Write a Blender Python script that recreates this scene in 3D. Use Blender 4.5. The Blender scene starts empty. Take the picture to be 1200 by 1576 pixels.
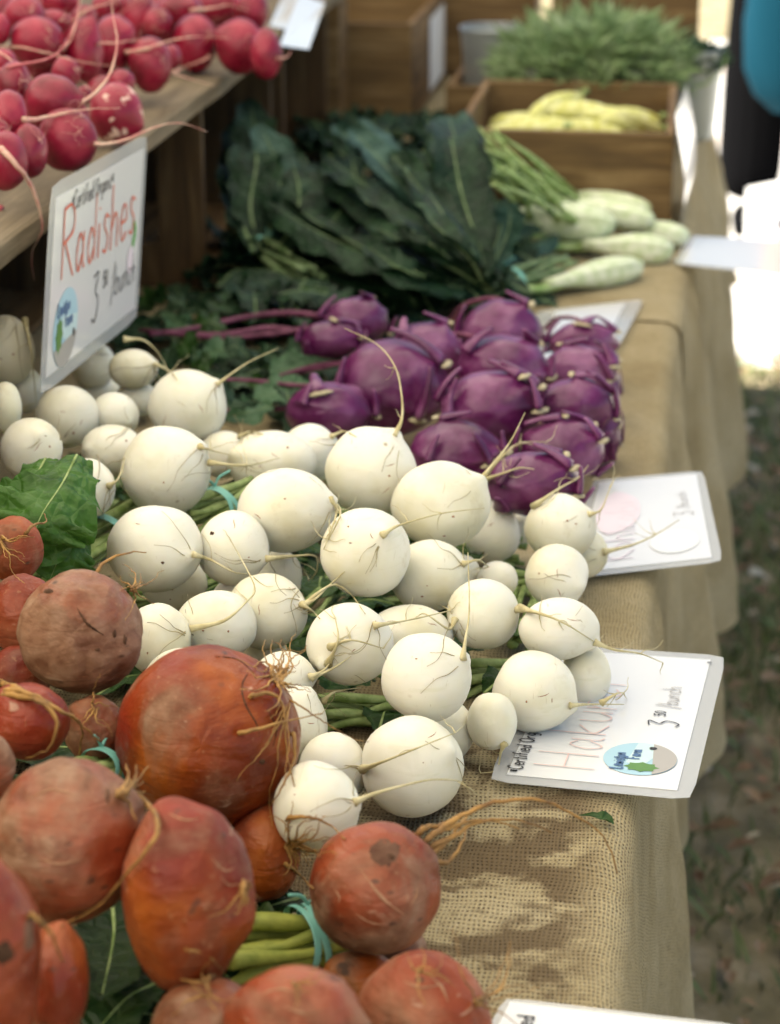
import bpy, bmesh, math, random
import numpy as np
from mathutils import Vector, noise
R = math.radians
C = bpy.context.scene.collection
S = bpy.context.scene
rnd = random.Random(7)

# ------------------------------------------------------------------ camera, world, sun, exposure
T = 0.75                                   # table top height
CAM = Vector((0, 0, 1.44))
FPX = 3400.0
YAW, PITCH = R(7.57), math.atan(1225 / 3400)
Fw = Vector((-math.sin(YAW) * math.cos(PITCH), math.cos(YAW) * math.cos(PITCH), -math.sin(PITCH)))
Rt = Vector((math.cos(YAW), math.sin(YAW), 0))
Up = Rt.cross(Fw)
cd = bpy.data.cameras.new('camera')
cam = bpy.data.objects.new('camera', cd); C.objects.link(cam)
cam.location = CAM
cam.rotation_euler = (math.pi / 2 - PITCH, 0, YAW)
cd.sensor_fit = 'VERTICAL'; cd.sensor_height = 36; cd.sensor_width = 27.4
cd.lens = FPX / 1576 * 36
cd.clip_start = 0.05; cd.clip_end = 300
cd.dof.use_dof = True; cd.dof.focus_distance = 1.50; cd.dof.aperture_fstop = 7.5
S.camera = cam
W = bpy.data.worlds.new('World'); S.world = W; W.use_nodes = True
wn = W.node_tree
bgn = wn.nodes['Background']; sky = wn.nodes.new('ShaderNodeTexSky'); sky.sky_type = 'NISHITA'; sky.sun_disc = False
SUN_EL, SUN_AZ = 52, 250                   # azimuth the light comes from, clockwise from +y
sky.sun_elevation = R(SUN_EL); sky.sun_rotation = R(SUN_AZ)
wn.links.new(sky.outputs[0], bgn.inputs[0]); bgn.inputs[1].default_value = 0.05
sl = bpy.data.lights.new('sun', 'SUN'); sl.energy = 5.0; sl.angle = R(0.5); sl.color = (1, .935, .83)
sun = bpy.data.objects.new('sun', sl); C.objects.link(sun)
sd = Vector((math.sin(R(SUN_AZ)) * math.cos(R(SUN_EL)), math.cos(R(SUN_AZ)) * math.cos(R(SUN_EL)), math.sin(R(SUN_EL))))
sun.rotation_euler = sd.to_track_quat('Z', 'Y').to_euler()
S.view_settings.view_transform = 'Standard'; S.view_settings.look = 'None'
S.view_settings.exposure = 2.02; S.view_settings.gamma = 1; S.view_settings.use_curve_mapping = False
S.render.engine = 'CYCLES'; S.cycles.diffuse_bounces = 2

def ray(px, py):
    return (Fw + Rt * ((px - 600) / FPX) + Up * (-(py - 788) / FPX))     # per unit of depth
def at_d(px, py, d): return CAM + ray(px, py) * d                         # point at depth d
def dz(px, py, z): return (z - CAM.z) / ray(px, py).z                     # depth where the ray meets height z
def P(px, py, h=0.0): return at_d(px, py, dz(px, py, T + h))              # point h above the table
def depth(p): return (Vector(p) - CAM).dot(Fw)

# ------------------------------------------------------------------ object helpers
def tag(o, label=None, cat=None, group=None, kind=None):
    if label: o['label'] = label
    if cat: o['category'] = cat
    if group: o['group'] = group
    if kind: o['kind'] = kind
    return o
def mesh_obj(name, verts, faces, m, parent=None, smooth=True, uv=None):
    me = bpy.data.meshes.new(name)
    me.from_pydata([tuple(v) for v in verts], [], faces)
    if m: me.materials.append(m)
    if smooth: me.polygons.foreach_set('use_smooth', [True] * len(me.polygons))
    if uv is not None:
        l = me.uv_layers.new(name='UVMap')
        idx = np.empty(len(me.loops), dtype=np.int32); me.loops.foreach_get('vertex_index', idx)
        l.data.foreach_set('uv', np.array(uv, dtype=np.float32)[idx].ravel())
    me.update()
    o = bpy.data.objects.new(name, me); C.objects.link(o)
    if parent: o.parent = parent
    return o
def empty(name, label=None, cat=None, group=None, kind=None, loc=(0, 0, 0)):
    o = bpy.data.objects.new(name, None); C.objects.link(o); o.empty_display_size = .02
    return tag(o, label, cat, group, kind)

class MB:
    def __init__(s): s.v = []; s.f = []
    def add(s, v, f):
        n = len(s.v); s.v += [tuple(x) for x in v]; s.f += [tuple(i + n for i in q) for q in f]
    def tube(s, pts, r, seg=6, flat=1.0, cap=True):
        pts = [Vector(p) for p in pts]; n = len(pts)
        if not hasattr(r, '__len__'): r = [r] * n
        V = []; prev = None
        for i, p in enumerate(pts):
            t = (pts[min(i + 1, n - 1)] - pts[max(i - 1, 0)])
            if t.length < 1e-9: t = Vector((0, 0, 1))
            t.normalize()
            if prev is None:
                a = Vector((0, 0, 1)) if abs(t.z) < .9 else Vector((1, 0, 0))
                prev = t.cross(a).normalized()
            prev = (prev - t * prev.dot(t)).normalized(); b = t.cross(prev)
            for k in range(seg):
                a = 2 * math.pi * k / seg
                V.append(p + prev * math.cos(a) * r[i] + b * math.sin(a) * r[i] * flat)
        Fc = [(i * seg + k, i * seg + (k + 1) % seg, (i + 1) * seg + (k + 1) % seg, (i + 1) * seg + k) for i in range(n - 1) for k in range(seg)]
        if cap: Fc += [tuple(range(seg))[::-1], tuple((n - 1) * seg + k for k in range(seg))]
        s.add(V, Fc)
    def obj(s, name, m, parent=None, smooth=True): return mesh_obj(name, s.v, s.f, m, parent, smooth)

def spline(pts, n=6):
    pts = [Vector(p) for p in pts]
    if len(pts) < 3:
        return [pts[0].lerp(pts[-1], i / n) for i in range(n + 1)]
    q = [pts[0] * 2 - pts[1]] + pts + [pts[-1] * 2 - pts[-2]]
    out = []
    for i in range(1, len(q) - 2):
        for k in range(n):
            t = k / n; a, b, c, d = q[i - 1], q[i], q[i + 1], q[i + 2]
            out.append(.5 * ((2 * b) + (c - a) * t + (2 * a - 5 * b + 4 * c - d) * t * t + (3 * b - a - 3 * c + d) * t ** 3))
    out.append(q[-2]); return out

def box(name, x0, x1, y0, y1, z0, z1, m, parent=None, bev=.0015):
    bm = bmesh.new(); bmesh.ops.create_cube(bm, size=1)
    for v in bm.verts:
        v.co = Vector(((x0 + x1) / 2 + v.co.x * (x1 - x0), (y0 + y1) / 2 + v.co.y * (y1 - y0), (z0 + z1) / 2 + v.co.z * (z1 - z0)))
    if bev: bmesh.ops.bevel(bm, geom=bm.edges[:], offset=bev, segments=1, affect='EDGES')
    me = bpy.data.meshes.new(name); bm.to_mesh(me); bm.free(); me.materials.append(m)
    o = bpy.data.objects.new(name, me); C.objects.link(o)
    if parent: o.parent = parent
    return o

# ------------------------------------------------------------------ material helpers
class NT:
    def __init__(s, name):
        s.m = bpy.data.materials.new(name); s.m.use_nodes = True; s.t = s.m.node_tree
        s.b = s.t.nodes['Principled BSDF']
    def n(s, t, **kw):
        o = s.t.nodes.new(t)
        for k, v in kw.items(): setattr(o, k, v)
        return o
    def L(s, a, b): s.t.links.new(a, b)
    def coord(s, out='Object'):
        if not hasattr(s, 'tc'): s.tc = s.n('ShaderNodeTexCoord')
        return s.tc.outputs[out]
    def inp(s, sock, v):
        if isinstance(v, (int, float)): sock.default_value = v
        elif isinstance(v, tuple): sock.default_value = v if len(v) == len(sock.default_value) else (*v, 1)
        else: s.L(v, sock)
    def noise(s, scale, detail=4, rough=.55, vec=None, dist=0.0, out='Fac'):
        o = s.n('ShaderNodeTexNoise'); o.inputs['Scale'].default_value = scale; o.inputs['Detail'].default_value = detail
        o.inputs['Roughness'].default_value = rough; o.inputs['Distortion'].default_value = dist
        s.L(vec if vec is not None else s.coord(), o.inputs['Vector']); return o.outputs[out]
    def ramp(s, fac, stops):
        o = s.n('ShaderNodeValToRGB'); s.L(fac, o.inputs[0]); e = o.color_ramp.elements
        while len(e) < len(stops): e.new(.5)
        for i, (p, c) in enumerate(stops):
            e[i].position = p; e[i].color = (*c, 1) if isinstance(c, tuple) else (c, c, c, 1)
        return o.outputs[0]
    def mix(s, f, a, b, mode='MIX'):
        o = s.n('ShaderNodeMix', data_type='RGBA', blend_type=mode)
        s.inp(o.inputs[0], f); s.inp(o.inputs[6], a); s.inp(o.inputs[7], b); return o.outputs[2]
    def math(s, op, a, b=0.0, c=None):
        o = s.n('ShaderNodeMath', operation=op); s.inp(o.inputs[0], a); s.inp(o.inputs[1], b)
        if c is not None: s.inp(o.inputs[2], c)
        return o.outputs[0]
    def bump(s, h, strength=.3, dist=.002):
        o = s.n('ShaderNodeBump'); o.inputs['Strength'].default_value = strength; o.inputs['Distance'].default_value = dist
        s.L(h, o.inputs['Height']); s.L(o.outputs[0], s.b.inputs['Normal']); return o
    def mapping(s, scale, vec=None):
        o = s.n('ShaderNodeMapping'); o.inputs['Scale'].default_value = scale
        s.L(vec if vec is not None else s.coord(), o.inputs[0]); return o.outputs[0]
    def objrand(s):
        if not hasattr(s, 'oi'): s.oi = s.n('ShaderNodeObjectInfo')
        return s.oi.outputs['Random']
    def objcol(s):
        s.objrand(); o = s.n('ShaderNodeSeparateColor'); s.L(s.oi.outputs['Color'], o.inputs[0]); return o.outputs
    def rvec(s, amt=10.0):
        a = s.n('ShaderNodeVectorMath', operation='MULTIPLY_ADD')
        s.L(s.coord(), a.inputs[0]); a.inputs[1].default_value = (1, 1, 1)
        k = s.math('MULTIPLY', s.objrand(), amt); s.L(k, a.inputs[2]); return a.outputs[0]
    def set(s, col=None, rough=None, **kw):
        if col is not None: s.inp(s.b.inputs['Base Color'], col)
        if rough is not None: s.inp(s.b.inputs['Roughness'], rough)
        for k, v in kw.items(): s.inp(s.b.inputs[k.replace('_', ' ')], v)
        return s

def plain(name, col, rough=.6, **kw):
    return NT(name).set(col, rough, **kw).m

def turnip_mat():
    n = NT('turnip skin'); v = n.rvec()
    c = n.ramp(n.noise(16, 4, vec=v), [(.3, (.76, .71, .49)), (.5, (.86, .83, .68)), (.75, (.90, .875, .775))])
    oc = n.objcol()
    c = n.mix(oc[0], c, (.62, .55, .36))
    ring = n.noise(1.0, 3, vec=n.mapping((45, 45, 260), v), dist=.6)
    c = n.mix(n.ramp(ring, [(.60, .0), (.74, .22)]), c, (.62, .60, .36))
    vo = n.n('ShaderNodeTexVoronoi'); vo.inputs['Scale'].default_value = 55; n.L(v, vo.inputs['Vector'])
    gate = n.ramp(n.noise(30, 2, vec=v), [(.55, 0.0), (.62, 1.0)])
    spot = n.math('MULTIPLY', n.ramp(vo.outputs['Distance'], [(.05, .8), (.14, 0.0)]), gate)
    c = n.mix(spot, c, (.33, .24, .11))
    scr = n.noise(1, 2, vec=n.mapping((300, 40, 40), v), dist=1.5)
    c = n.mix(n.ramp(scr, [(.70, 0.0), (.75, .4)]), c, (.45, .37, .20))
    dt = n.noise(34, 6, .7, vec=v); c = n.mix(n.ramp(dt, [(.60, 0.0), (.72, .35)]), c, (.52, .44, .25))
    n.set(c, .42); n.b.inputs['Subsurface Weight'].default_value = .25
    n.b.inputs['Subsurface Radius'].default_value = (1, .8, .45); n.b.inputs['Subsurface Scale'].default_value = .008
    n.bump(n.noise(90, 4, vec=v), .12, .002); return n.m
def beet_mat():
    n = NT('beet skin'); v = n.rvec(); oc = n.objcol()
    red = n.ramp(n.noise(14, 5, vec=v, dist=.4), [(.28, (.12, .014, .003)), (.45, (.25, .045, .005)), (.58, (.36, .085, .008)), (.75, (.48, .16, .02))])
    pink = n.ramp(n.noise(22, 5, vec=v), [(.3, (.15, .019, .006)), (.5, (.30, .060, .021)), (.7, (.42, .15, .075))])
    crim = n.ramp(n.noise(17, 5, vec=v), [(.3, (.10, .008, .004)), (.6, (.24, .022, .009)), (.8, (.34, .06, .025))])
    red = n.mix(n.ramp(n.noise(9, 3, vec=v, dist=.3), [(.44, 0.0), (.60, 1.0)]), red, crim)
    c = n.mix(oc[0], red, pink)
    dirt = n.noise(11, 7, .62, vec=v, dist=.7)
    lo = n.math('SUBTRACT', .64, n.math('MULTIPLY', oc[1], .33))
    dm = n.math('MULTIPLY', n.math('SUBTRACT', dirt, lo), 7); dm.node.use_clamp = True
    dcol = n.ramp(n.noise(60, 4, vec=v), [(.35, (.12, .06, .03)), (.5, (.24, .14, .08)), (.7, (.36, .24, .155))])
    c = n.mix(n.math('MULTIPLY', dm, .8), c, dcol)
    sc = n.noise(1, 4, vec=n.mapping((22, 22, 90), v), dist=1.2)
    c = n.mix(n.ramp(sc, [(.66, 0.0), (.72, .55)]), c, (.55, .36, .24))
    dk = n.noise(26, 4, vec=v, dist=.3)
    c = n.mix(n.ramp(dk, [(.66, 0.0), (.71, .85)]), c, (.05, .03, .02))
    fine = n.noise(240, 3, vec=v)
    c = n.mix(n.ramp(fine, [(.64, 0.0), (.72, .3)]), c, (.45, .24, .12))
    pv = n.n('ShaderNodeTexVoronoi'); pv.inputs['Scale'].default_value = 60; n.L(n.mapping((1, 1, 2.2), v), pv.inputs['Vector'])
    pg = n.ramp(n.noise(19, 2, vec=v), [(.50, 0.0), (.58, 1.0)]); pit = n.math('MULTIPLY', n.ramp(pv.outputs['Distance'], [(.08, .9), (.2, 0.0)]), pg)
    c = n.mix(pit, c, (.07, .035, .02))
    n.set(c, n.ramp(dirt, [(.4, .28), (.6, .7)])); n.b.inputs['Specular IOR Level'].default_value = .32
    h = n.math('ADD', n.noise(60, 6, vec=v), n.math('MULTIPLY', sc, .8))
    n.bump(h, .7, .003); return n.m
def radish_mat():
    n = NT('radish skin'); v = n.rvec()
    c = n.ramp(n.noise(30, 4, vec=v), [(.3, (.13, .002, .012)), (.55, (.28, .006, .034)), (.8, (.44, .035, .07))])
    sc = n.noise(1, 3, vec=n.mapping((60, 60, 200), v), dist=.8)
    c = n.mix(n.ramp(sc, [(.68, 0.0), (.76, .12)]), c, (.75, .42, .40))
    dd = n.noise(40, 5, vec=v); c = n.mix(n.ramp(dd, [(.62, 0.0), (.74, .22)]), c, (.30, .13, .09))
    oc = n.objcol(); sp = n.noise(75, 3, vec=v)
    c = n.mix(n.math('MULTIPLY', oc[0], n.ramp(sp, [(.6, 0.0), (.66, 1.0)])), c, (.85, .62, .52))
    n.set(c, n.ramp(dd, [(.4, .32), (.7, .55)])); n.b.inputs['Subsurface Weight'].default_value = .08
    n.b.inputs['Subsurface Scale'].default_value = .005; n.b.inputs['Subsurface Radius'].default_value = (1, .3, .3)
    n.bump(n.noise(70, 4, vec=v), .2, .0015); return n.m
def kohl_mat():
    n = NT('kohlrabi skin'); v = n.rvec()
    c = n.ramp(n.noise(18, 4, vec=v), [(.3, (.05, .004, .032)), (.5, (.13, .014, .090)), (.75, (.30, .11, .24))])
    c = n.mix(n.ramp(n.noise(55, 5, vec=v), [(.5, 0.0), (.75, .3)]), c, (.30, .18, .27))
    g = n.noise(20, 3, vec=v, dist=.5); c = n.mix(n.ramp(g, [(.73, 0.0), (.78, .6)]), c, (.55, .56, .30))
    n.set(c, .33); n.bump(n.noise(60, 4, vec=v), .25, .002); return n.m
def root_mat(name, a, b):
    n = NT(name); n.set(n.ramp(n.noise(80, 3), [(.35, a), (.65, b)]), .65); n.bump(n.noise(400, 2), .4, .0005); return n.m
def leaf_mat(name, dark, mid, pale, rough=.45, vein=.5, transl=.25):
    n = NT(name); v = n.rvec()
    c = n.ramp(n.noise(26, 5, vec=v), [(.3, dark), (.52, mid), (.78, pale)])
    vo = n.n('ShaderNodeTexVoronoi', feature='DISTANCE_TO_EDGE'); vo.inputs['Scale'].default_value = 70; n.L(v, vo.inputs['Vector'])
    c = n.mix(n.ramp(vo.outputs['Distance'], [(.0, vein * .5), (.08, 0.0)]), c, pale)
    n.set(c, rough); n.b.inputs['Specular IOR Level'].default_value = .28
    h = n.math('ADD', n.ramp(vo.outputs['Distance'], [(0, 0.0), (.25, 1.0)]), n.noise(160, 3, vec=v))
    n.bump(h, .5, .003)
    tr = n.n('ShaderNodeBsdfTranslucent'); n.L(c, tr.inputs[0]); mx = n.n('ShaderNodeMixShader'); mx.inputs[0].default_value = transl
    n.L(n.b.outputs[0], mx.inputs[1]); n.L(tr.outputs[0], mx.inputs[2]); n.L(mx.outputs[0], n.t.nodes['Material Output'].inputs[0])
    return n.m
def wood_mat(name, dark, mid, pale, axis=0, rough=.7):
    n = NT(name); v = n.rvec(3)
    sc = [9, 9, 9]; sc[axis] = .9
    a = n.noise(5, 6, .6, vec=n.mapping(tuple(sc), v), dist=.5)
    c = n.ramp(a, [(.3, dark), (.52, mid), (.75, pale)])
    sc2 = [120, 120, 120]; sc2[axis] = 4
    b = n.noise(2, 3, vec=n.mapping(tuple(sc2), v)); c = n.mix(n.ramp(b, [(.35, .45), (.6, 0.0)]), c, dark)
    st = n.noise(6, 4, vec=v); c = n.mix(n.ramp(st, [(.55, 0.0), (.8, .5)]), c, tuple(x * .55 for x in mid))
    n.set(c, rough); n.bump(n.math('ADD', a, b), .4, .002); return n.m
def burlap_mat():
    n = NT('woven burlap'); uv = n.coord('UV')
    d = n.n('ShaderNodeTexNoise'); d.inputs['Scale'].default_value = 45; d.inputs['Detail'].default_value = 3; n.L(uv, d.inputs['Vector'])
    vm = n.n('ShaderNodeVectorMath', operation='MULTIPLY_ADD'); n.L(d.outputs['Color'], vm.inputs[0]); vm.inputs[1].default_value = (.0036, .0050, 0); n.L(uv, vm.inputs[2])
    d2_ = n.n('ShaderNodeTexNoise'); d2_.inputs['Scale'].default_value = 9; d2_.inputs['Detail'].default_value = 2; n.L(uv, d2_.inputs['Vector'])
    vm2 = n.n('ShaderNodeVectorMath', operation='MULTIPLY_ADD'); n.L(d2_.outputs['Color'], vm2.inputs[0]); vm2.inputs[1].default_value = (.02, .03, 0); n.L(vm.outputs[0], vm2.inputs[2])
    sp = n.n('ShaderNodeSeparateXYZ'); n.L(vm2.outputs[0], sp.inputs[0])
    k = math.pi / .0028
    su = n.math('SINE', n.math('MULTIPLY', sp.outputs[0], k)); sv = n.math('SINE', n.math('MULTIPLY', sp.outputs[1], math.pi / .0044))
    au = n.math('ABSOLUTE', su); av = n.math('ABSOLUTE', sv)
    over = n.math('GREATER_THAN', n.math('MULTIPLY', su, sv), 0.0)
    # thread thickness varies
    th = n.noise(1, 3, vec=n.mapping((90, 900, 1), uv)); th2 = n.noise(1, 3, vec=n.mapping((900, 90, 1), uv))
    hu = n.math('MULTIPLY', au, n.math('ADD', .35, n.math('MULTIPLY', th, 1.3))); hv = n.math('MULTIPLY', av, n.math('ADD', .35, n.math('MULTIPLY', th2, 1.3)))
    hm = n.math('MAXIMUM', hu, hv); h = n.math('ADD', hm, n.math('MULTIPLY', over, n.math('MULTIPLY', n.math('SUBTRACT', au, av), .35)))
    tone = n.ramp(n.noise(7, 5, vec=uv), [(.3, (.48, .375, .195)), (.55, (.66, .545, .32)), (.75, (.76, .655, .42))])
    fuzz = n.noise(700, 3, vec=uv); tone = n.mix(n.ramp(fuzz, [(.35, .35), (.6, 0.0)]), tone, (.25, .18, .09))
    fu2 = n.noise(300, 4, vec=uv); tone = n.mix(n.ramp(fu2, [(.55, 0.0), (.72, .55)]), tone, (.68, .60, .42))
    at = n.n('ShaderNodeAttribute', attribute_name='stain')
    st = n.noise(11, 4, .5, vec=n.mapping((1.5, 2.3, 1), uv), dist=.35)
    st = n.math('ADD', n.math('MULTIPLY', st, .8), n.math('MULTIPLY', n.noise(95, 4, .65, vec=uv), .2))
    stf = n.ramp(st, [(.45, 0.0), (.53, 1.0)])
    stf = n.math('MULTIPLY', stf, at.outputs['Fac'])
    tone = n.mix(n.math('MULTIPLY', stf, .82), tone, (.155, .10, .052))
    hole = n.math('MULTIPLY', n.ramp(hm, [(.45, .98), (.80, 0.0)]), n.ramp(n.noise(130, 4, .7, vec=uv), [(.38, .25), (.58, 1.0)]))
    c = n.mix(hole, tone, (.06, .038, .018))
    n.set(c, .9); n.b.inputs['Specular IOR Level'].default_value = .15
    n.bump(n.math('ADD', h, n.math('MULTIPLY', fuzz, .5)), .9, .0014)
    tr = n.n('ShaderNodeBsdfTranslucent'); n.L(tone, tr.inputs[0]); mx = n.n('ShaderNodeMixShader'); mx.inputs[0].default_value = .18
    n.L(n.b.outputs[0], mx.inputs[1]); n.L(tr.outputs[0], mx.inputs[2]); n.L(mx.outputs[0], n.t.nodes['Material Output'].inputs[0]); return n.m

M = {
 'turnip': turnip_mat(), 'beet': beet_mat(), 'radish': radish_mat(), 'kohl': kohl_mat(),
 'troot': root_mat('turnip root', (.50, .42, .20), (.70, .63, .38)),
 'thair': root_mat('turnip root hair', (.26, .20, .09), (.50, .42, .22)),
 'broot': root_mat('beet root', (.20, .10, .03), (.50, .27, .07)),
 'rroot': root_mat('radish root', (.62, .24, .22), (.72, .50, .38)),
 'rroot2': root_mat('radish root dark', (.45, .06, .09), (.60, .22, .22)),
 'kstem': root_mat('kohlrabi stem', (.10, .012, .045), (.22, .06, .12)),
 'kcut': plain('kohlrabi cut end', (.50, .43, .27), .7),
 'tstem': root_mat('turnip stem', (.16, .24, .05), (.36, .45, .17)),
 'bstem': root_mat('beet stem', (.20, .24, .03), (.36, .38, .06)),
 'kale': leaf_mat('kale leaf', (.002, .010, .004), (.006, .028, .010), (.035, .085, .035), .55, .5, .08),
 'kale2': leaf_mat('kale leaf pale', (.010, .038, .024), (.026, .075, .05), (.10, .18, .14), .55, .5, .08),
 'greenleaf': leaf_mat('turnip leaf', (.012, .038, .007), (.028, .08, .014), (.09, .17, .05), .4),
 'kleaf': leaf_mat('kohlrabi leaf', (.012, .035, .015), (.035, .08, .035), (.13, .20, .12), .5),
 'beetleaf_shade': leaf_mat('shade-darkened beet leaf', (.005, .014, .003), (.012, .035, .007), (.05, .08, .02), .5, .4, .1),  # leaf colour darkened to stand for the black hollows under the beets
 'kleaf2': leaf_mat('kohlrabi leaf pale', (.04, .10, .045), (.09, .19, .09), (.20, .32, .20), .5),
 'kalerib': root_mat('kale rib', (.09, .16, .05), (.22, .30, .14)),
 'fennel': root_mat('fennel flesh', (.55, .66, .36), (.80, .85, .66)),
 'fstalk': root_mat('fennel stalk', (.20, .34, .08), (.44, .56, .24)),
 'herb': leaf_mat('herb leaf', (.12, .20, .07), (.30, .42, .19), (.58, .66, .44), .6, .2, .35),
 'squash': root_mat('squash skin', (.60, .60, .12), (.82, .82, .42)),
 'tie': plain('teal twist tie', (.22, .55, .46), .45),
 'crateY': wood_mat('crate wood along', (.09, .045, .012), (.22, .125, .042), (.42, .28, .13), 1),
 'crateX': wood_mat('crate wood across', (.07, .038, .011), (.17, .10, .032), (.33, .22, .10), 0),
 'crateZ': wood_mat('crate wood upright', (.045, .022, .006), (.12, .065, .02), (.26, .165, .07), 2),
 'plank': wood_mat('weathered plank', (.09, .065, .035), (.19, .145, .085), (.32, .255, .165), 1, .8),
 'burlap': burlap_mat(),
 'paper': NT('laminated paper').set((.82, .83, .83), .35, Coat_Weight=.9, Coat_Roughness=.08).m,
 'ink': plain('black ink', (.03, .03, .035), .5), 'red': plain('red marker', (.72, .13, .06), .5),
 'pinkink_glare': plain('glare-paled pink marker', (.82, .60, .56), .5), 'greenink': plain('green marker', (.10, .40, .06), .5),  # pink of the turnip name paled for glare on the card
 'lilac': plain('lilac marker', (.79, .70, .77), .5), 'purpleink': plain('purple marker', (.50, .30, .46), .5),
 'logo_sky': plain('logo blue', (.40, .63, .74), .4), 'logo_light': plain('logo light', (.58, .76, .78), .4),
 'logo_ground': plain('logo ground and glare-paled ink', (.42, .40, .37), .4), 'logo_leaf': plain('logo leaf', (.09, .24, .04), .4),  # ground grey doubles as card ink, paled for glare
 'logo_text': plain('logo text', (.07, .16, .33), .4),
 'zinc': NT('galvanised metal').set((.42, .45, .45), .45, Metallic=.7).m,
 'tray': plain('dark tray', (.10, .10, .09), .5),
 'faint': plain('faint grey marker', (.77, .80, .82), .5),
 'white': plain('white paper', (.8, .8, .78), .6),
}
n = NT('clear film'); n.set((.86, .88, .88), .12, Alpha=.42, Coat_Weight=.5); M['film'] = n.m
n = NT('canopy fabric'); n.set((.80, .78, .73), .9)
tr = n.n('ShaderNodeBsdfTranslucent'); tr.inputs[0].default_value = (.87, .82, .71, 1); mx = n.n('ShaderNodeMixShader'); mx.inputs[0].default_value = .5
n.L(n.b.outputs[0], mx.inputs[1]); n.L(tr.outputs[0], mx.inputs[2]); n.L(mx.outputs[0], n.t.nodes['Material Output'].inputs[0]); M['canopy'] = n.m
M['light_block_cloth'] = plain('added light-blocking cloth', (.12, .10, .07), .9)  # dark cloth for unseen walls added to block sky fill
n = NT('lawn soil'); c = n.ramp(n.noise(9, 6), [(.3, (.14, .12, .06)), (.5, (.23, .19, .10)), (.7, (.40, .33, .21))])
n.set(c, .95); n.bump(n.noise(60, 5), .8, .01); M['soil'] = n.m
n = NT('pale paving'); c = n.ramp(n.noise(3, 6), [(.3, (.50, .48, .44)), (.7, (.62, .60, .56))])
c = n.mix(n.ramp(n.noise(.8, 3), [(.55, 0.0), (.62, .7)]), c, (.55, .44, .34)); n.set(c, .9); M['paving'] = n.m
n = NT('grass blade'); c = n.ramp(n.noise(7, 3), [(.3, (.08, .13, .04)), (.6, (.18, .24, .08)), (.8, (.42, .40, .22))]); n.set(c, .6); M['grass'] = n.m
n = NT('fallen leaf'); at = n.n('ShaderNodeAttribute', attribute_name='tone')
n.set(n.ramp(at.outputs['Fac'], [(0, (.14, .08, .04)), (.35, (.27, .18, .10)), (.66, (.36, .25, .15)), (.76, (.34, .19, .12)), (.84, (.42, .35, .23)), (1, (.60, .54, .43))]), .8); M['fallen'] = n.m

# ------------------------------------------------------------------ setting: ground, paving, grass, fallen leaves, canopy, table
def sheet(name, x0, x1, y0, y1, z, m, nx=2, ny=2, bump=0):
    V = []; Fc = []
    for j in range(ny + 1):
        for i in range(nx + 1):
            x = x0 + (x1 - x0) * i / nx; y = y0 + (y1 - y0) * j / ny
            V.append((x, y, z + (bump * noise.noise(Vector((x * 3, y * 3, 0))) if bump else 0)))
    for j in range(ny):
        for i in range(nx):
            a = j * (nx + 1) + i; Fc.append((a, a + 1, a + nx + 2, a + nx + 1))
    return mesh_obj(name, V, Fc, m)
tag(sheet('ground', -60, 60, -40, 90, 0, M['soil'], 40, 40), kind='structure')
PAVE_Y = 5.05
V = []; Fc = []
for i in range(61):
    x = -12 + 24 * i / 60
    y = PAVE_Y + .10 * noise.noise(Vector((x * 1.7, 0, 3))) + .05 * noise.noise(Vector((x * 9, 0, 3)))
    V += [(x, y, .0), (x, y + .03, .02), (x, 10.5 + .2 * noise.noise(Vector((x * 2, 5, 0))), .02)]
for i in range(60): Fc += [(3 * i, 3 * i + 3, 3 * i + 4, 3 * i + 1), (3 * i + 1, 3 * i + 4, 3 * i + 5, 3 * i + 2)]
tag(mesh_obj('paving', V, Fc, M['paving']), kind='structure')
g = MB()
for i in range(20000):
    y = 1.3 + 3.9 * rnd.random() ** .8; x = -.15 + rnd.random() * (1.0 + .25 * (y - 1))
    if noise.noise(Vector((x * 4, y * 4, 1))) < -.18 and rnd.random() < .8: continue
    h = rnd.uniform(.015, .05); a = rnd.uniform(0, 6.28); w = rnd.uniform(.0015, .003); l = rnd.uniform(.2, 1.0) * h
    dx, dy = math.cos(a), math.sin(a)
    b = (x, y, 0)
    g.add([(x - dy * w, y + dx * w, 0), (x + dy * w, y - dx * w, 0), (x + dx * l * .4 + dy * w * .7, y + dy * l * .4 - dx * w * .7, h * .6), (x + dx * l, y + dy * l, h)], [(0, 1, 2), (0, 2, 3)])
tag(g.obj('grass', M['grass']), 'short green grass beside the market table', 'grass', kind='stuff')
V = []; Fc = []; tone = []
for i in range(1500):
    y = 1.3 + 3.75 * rnd.random() ** .8; x = -.1 + rnd.random() * (1.0 + .25 * (y - 1)); s = rnd.uniform(.008, .024); a = rnd.uniform(0, 6.28)
    t = rnd.random() ** 1.3; z = rnd.uniform(.02, .05); n0 = len(V); tl = rnd.uniform(-.5, .5)
    for k in range(6):
        b = a + k * math.pi / 3; r = s * (1.25 if k in (0, 3) else .6 if k in (1, 4) else .75)
        V.append((x + math.cos(b) * r, y + math.sin(b) * r, z + r * tl * math.cos(b) + abs(math.sin(k * 2.0)) * s * .5)); tone.append(t)
    V.append((x, y, z)); tone.append(t)
    Fc += [(n0 + 6, n0 + k, n0 + (k + 1) % 6) for k in range(6)]
fl = mesh_obj('fallen_leaves', V, Fc, M['fallen'], smooth=False)
fl.data.attributes.new('tone', 'FLOAT', 'POINT').data.foreach_set('value', tone)
tag(fl, 'dry fallen leaves scattered over the grass', 'leaves', kind='stuff')

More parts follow.
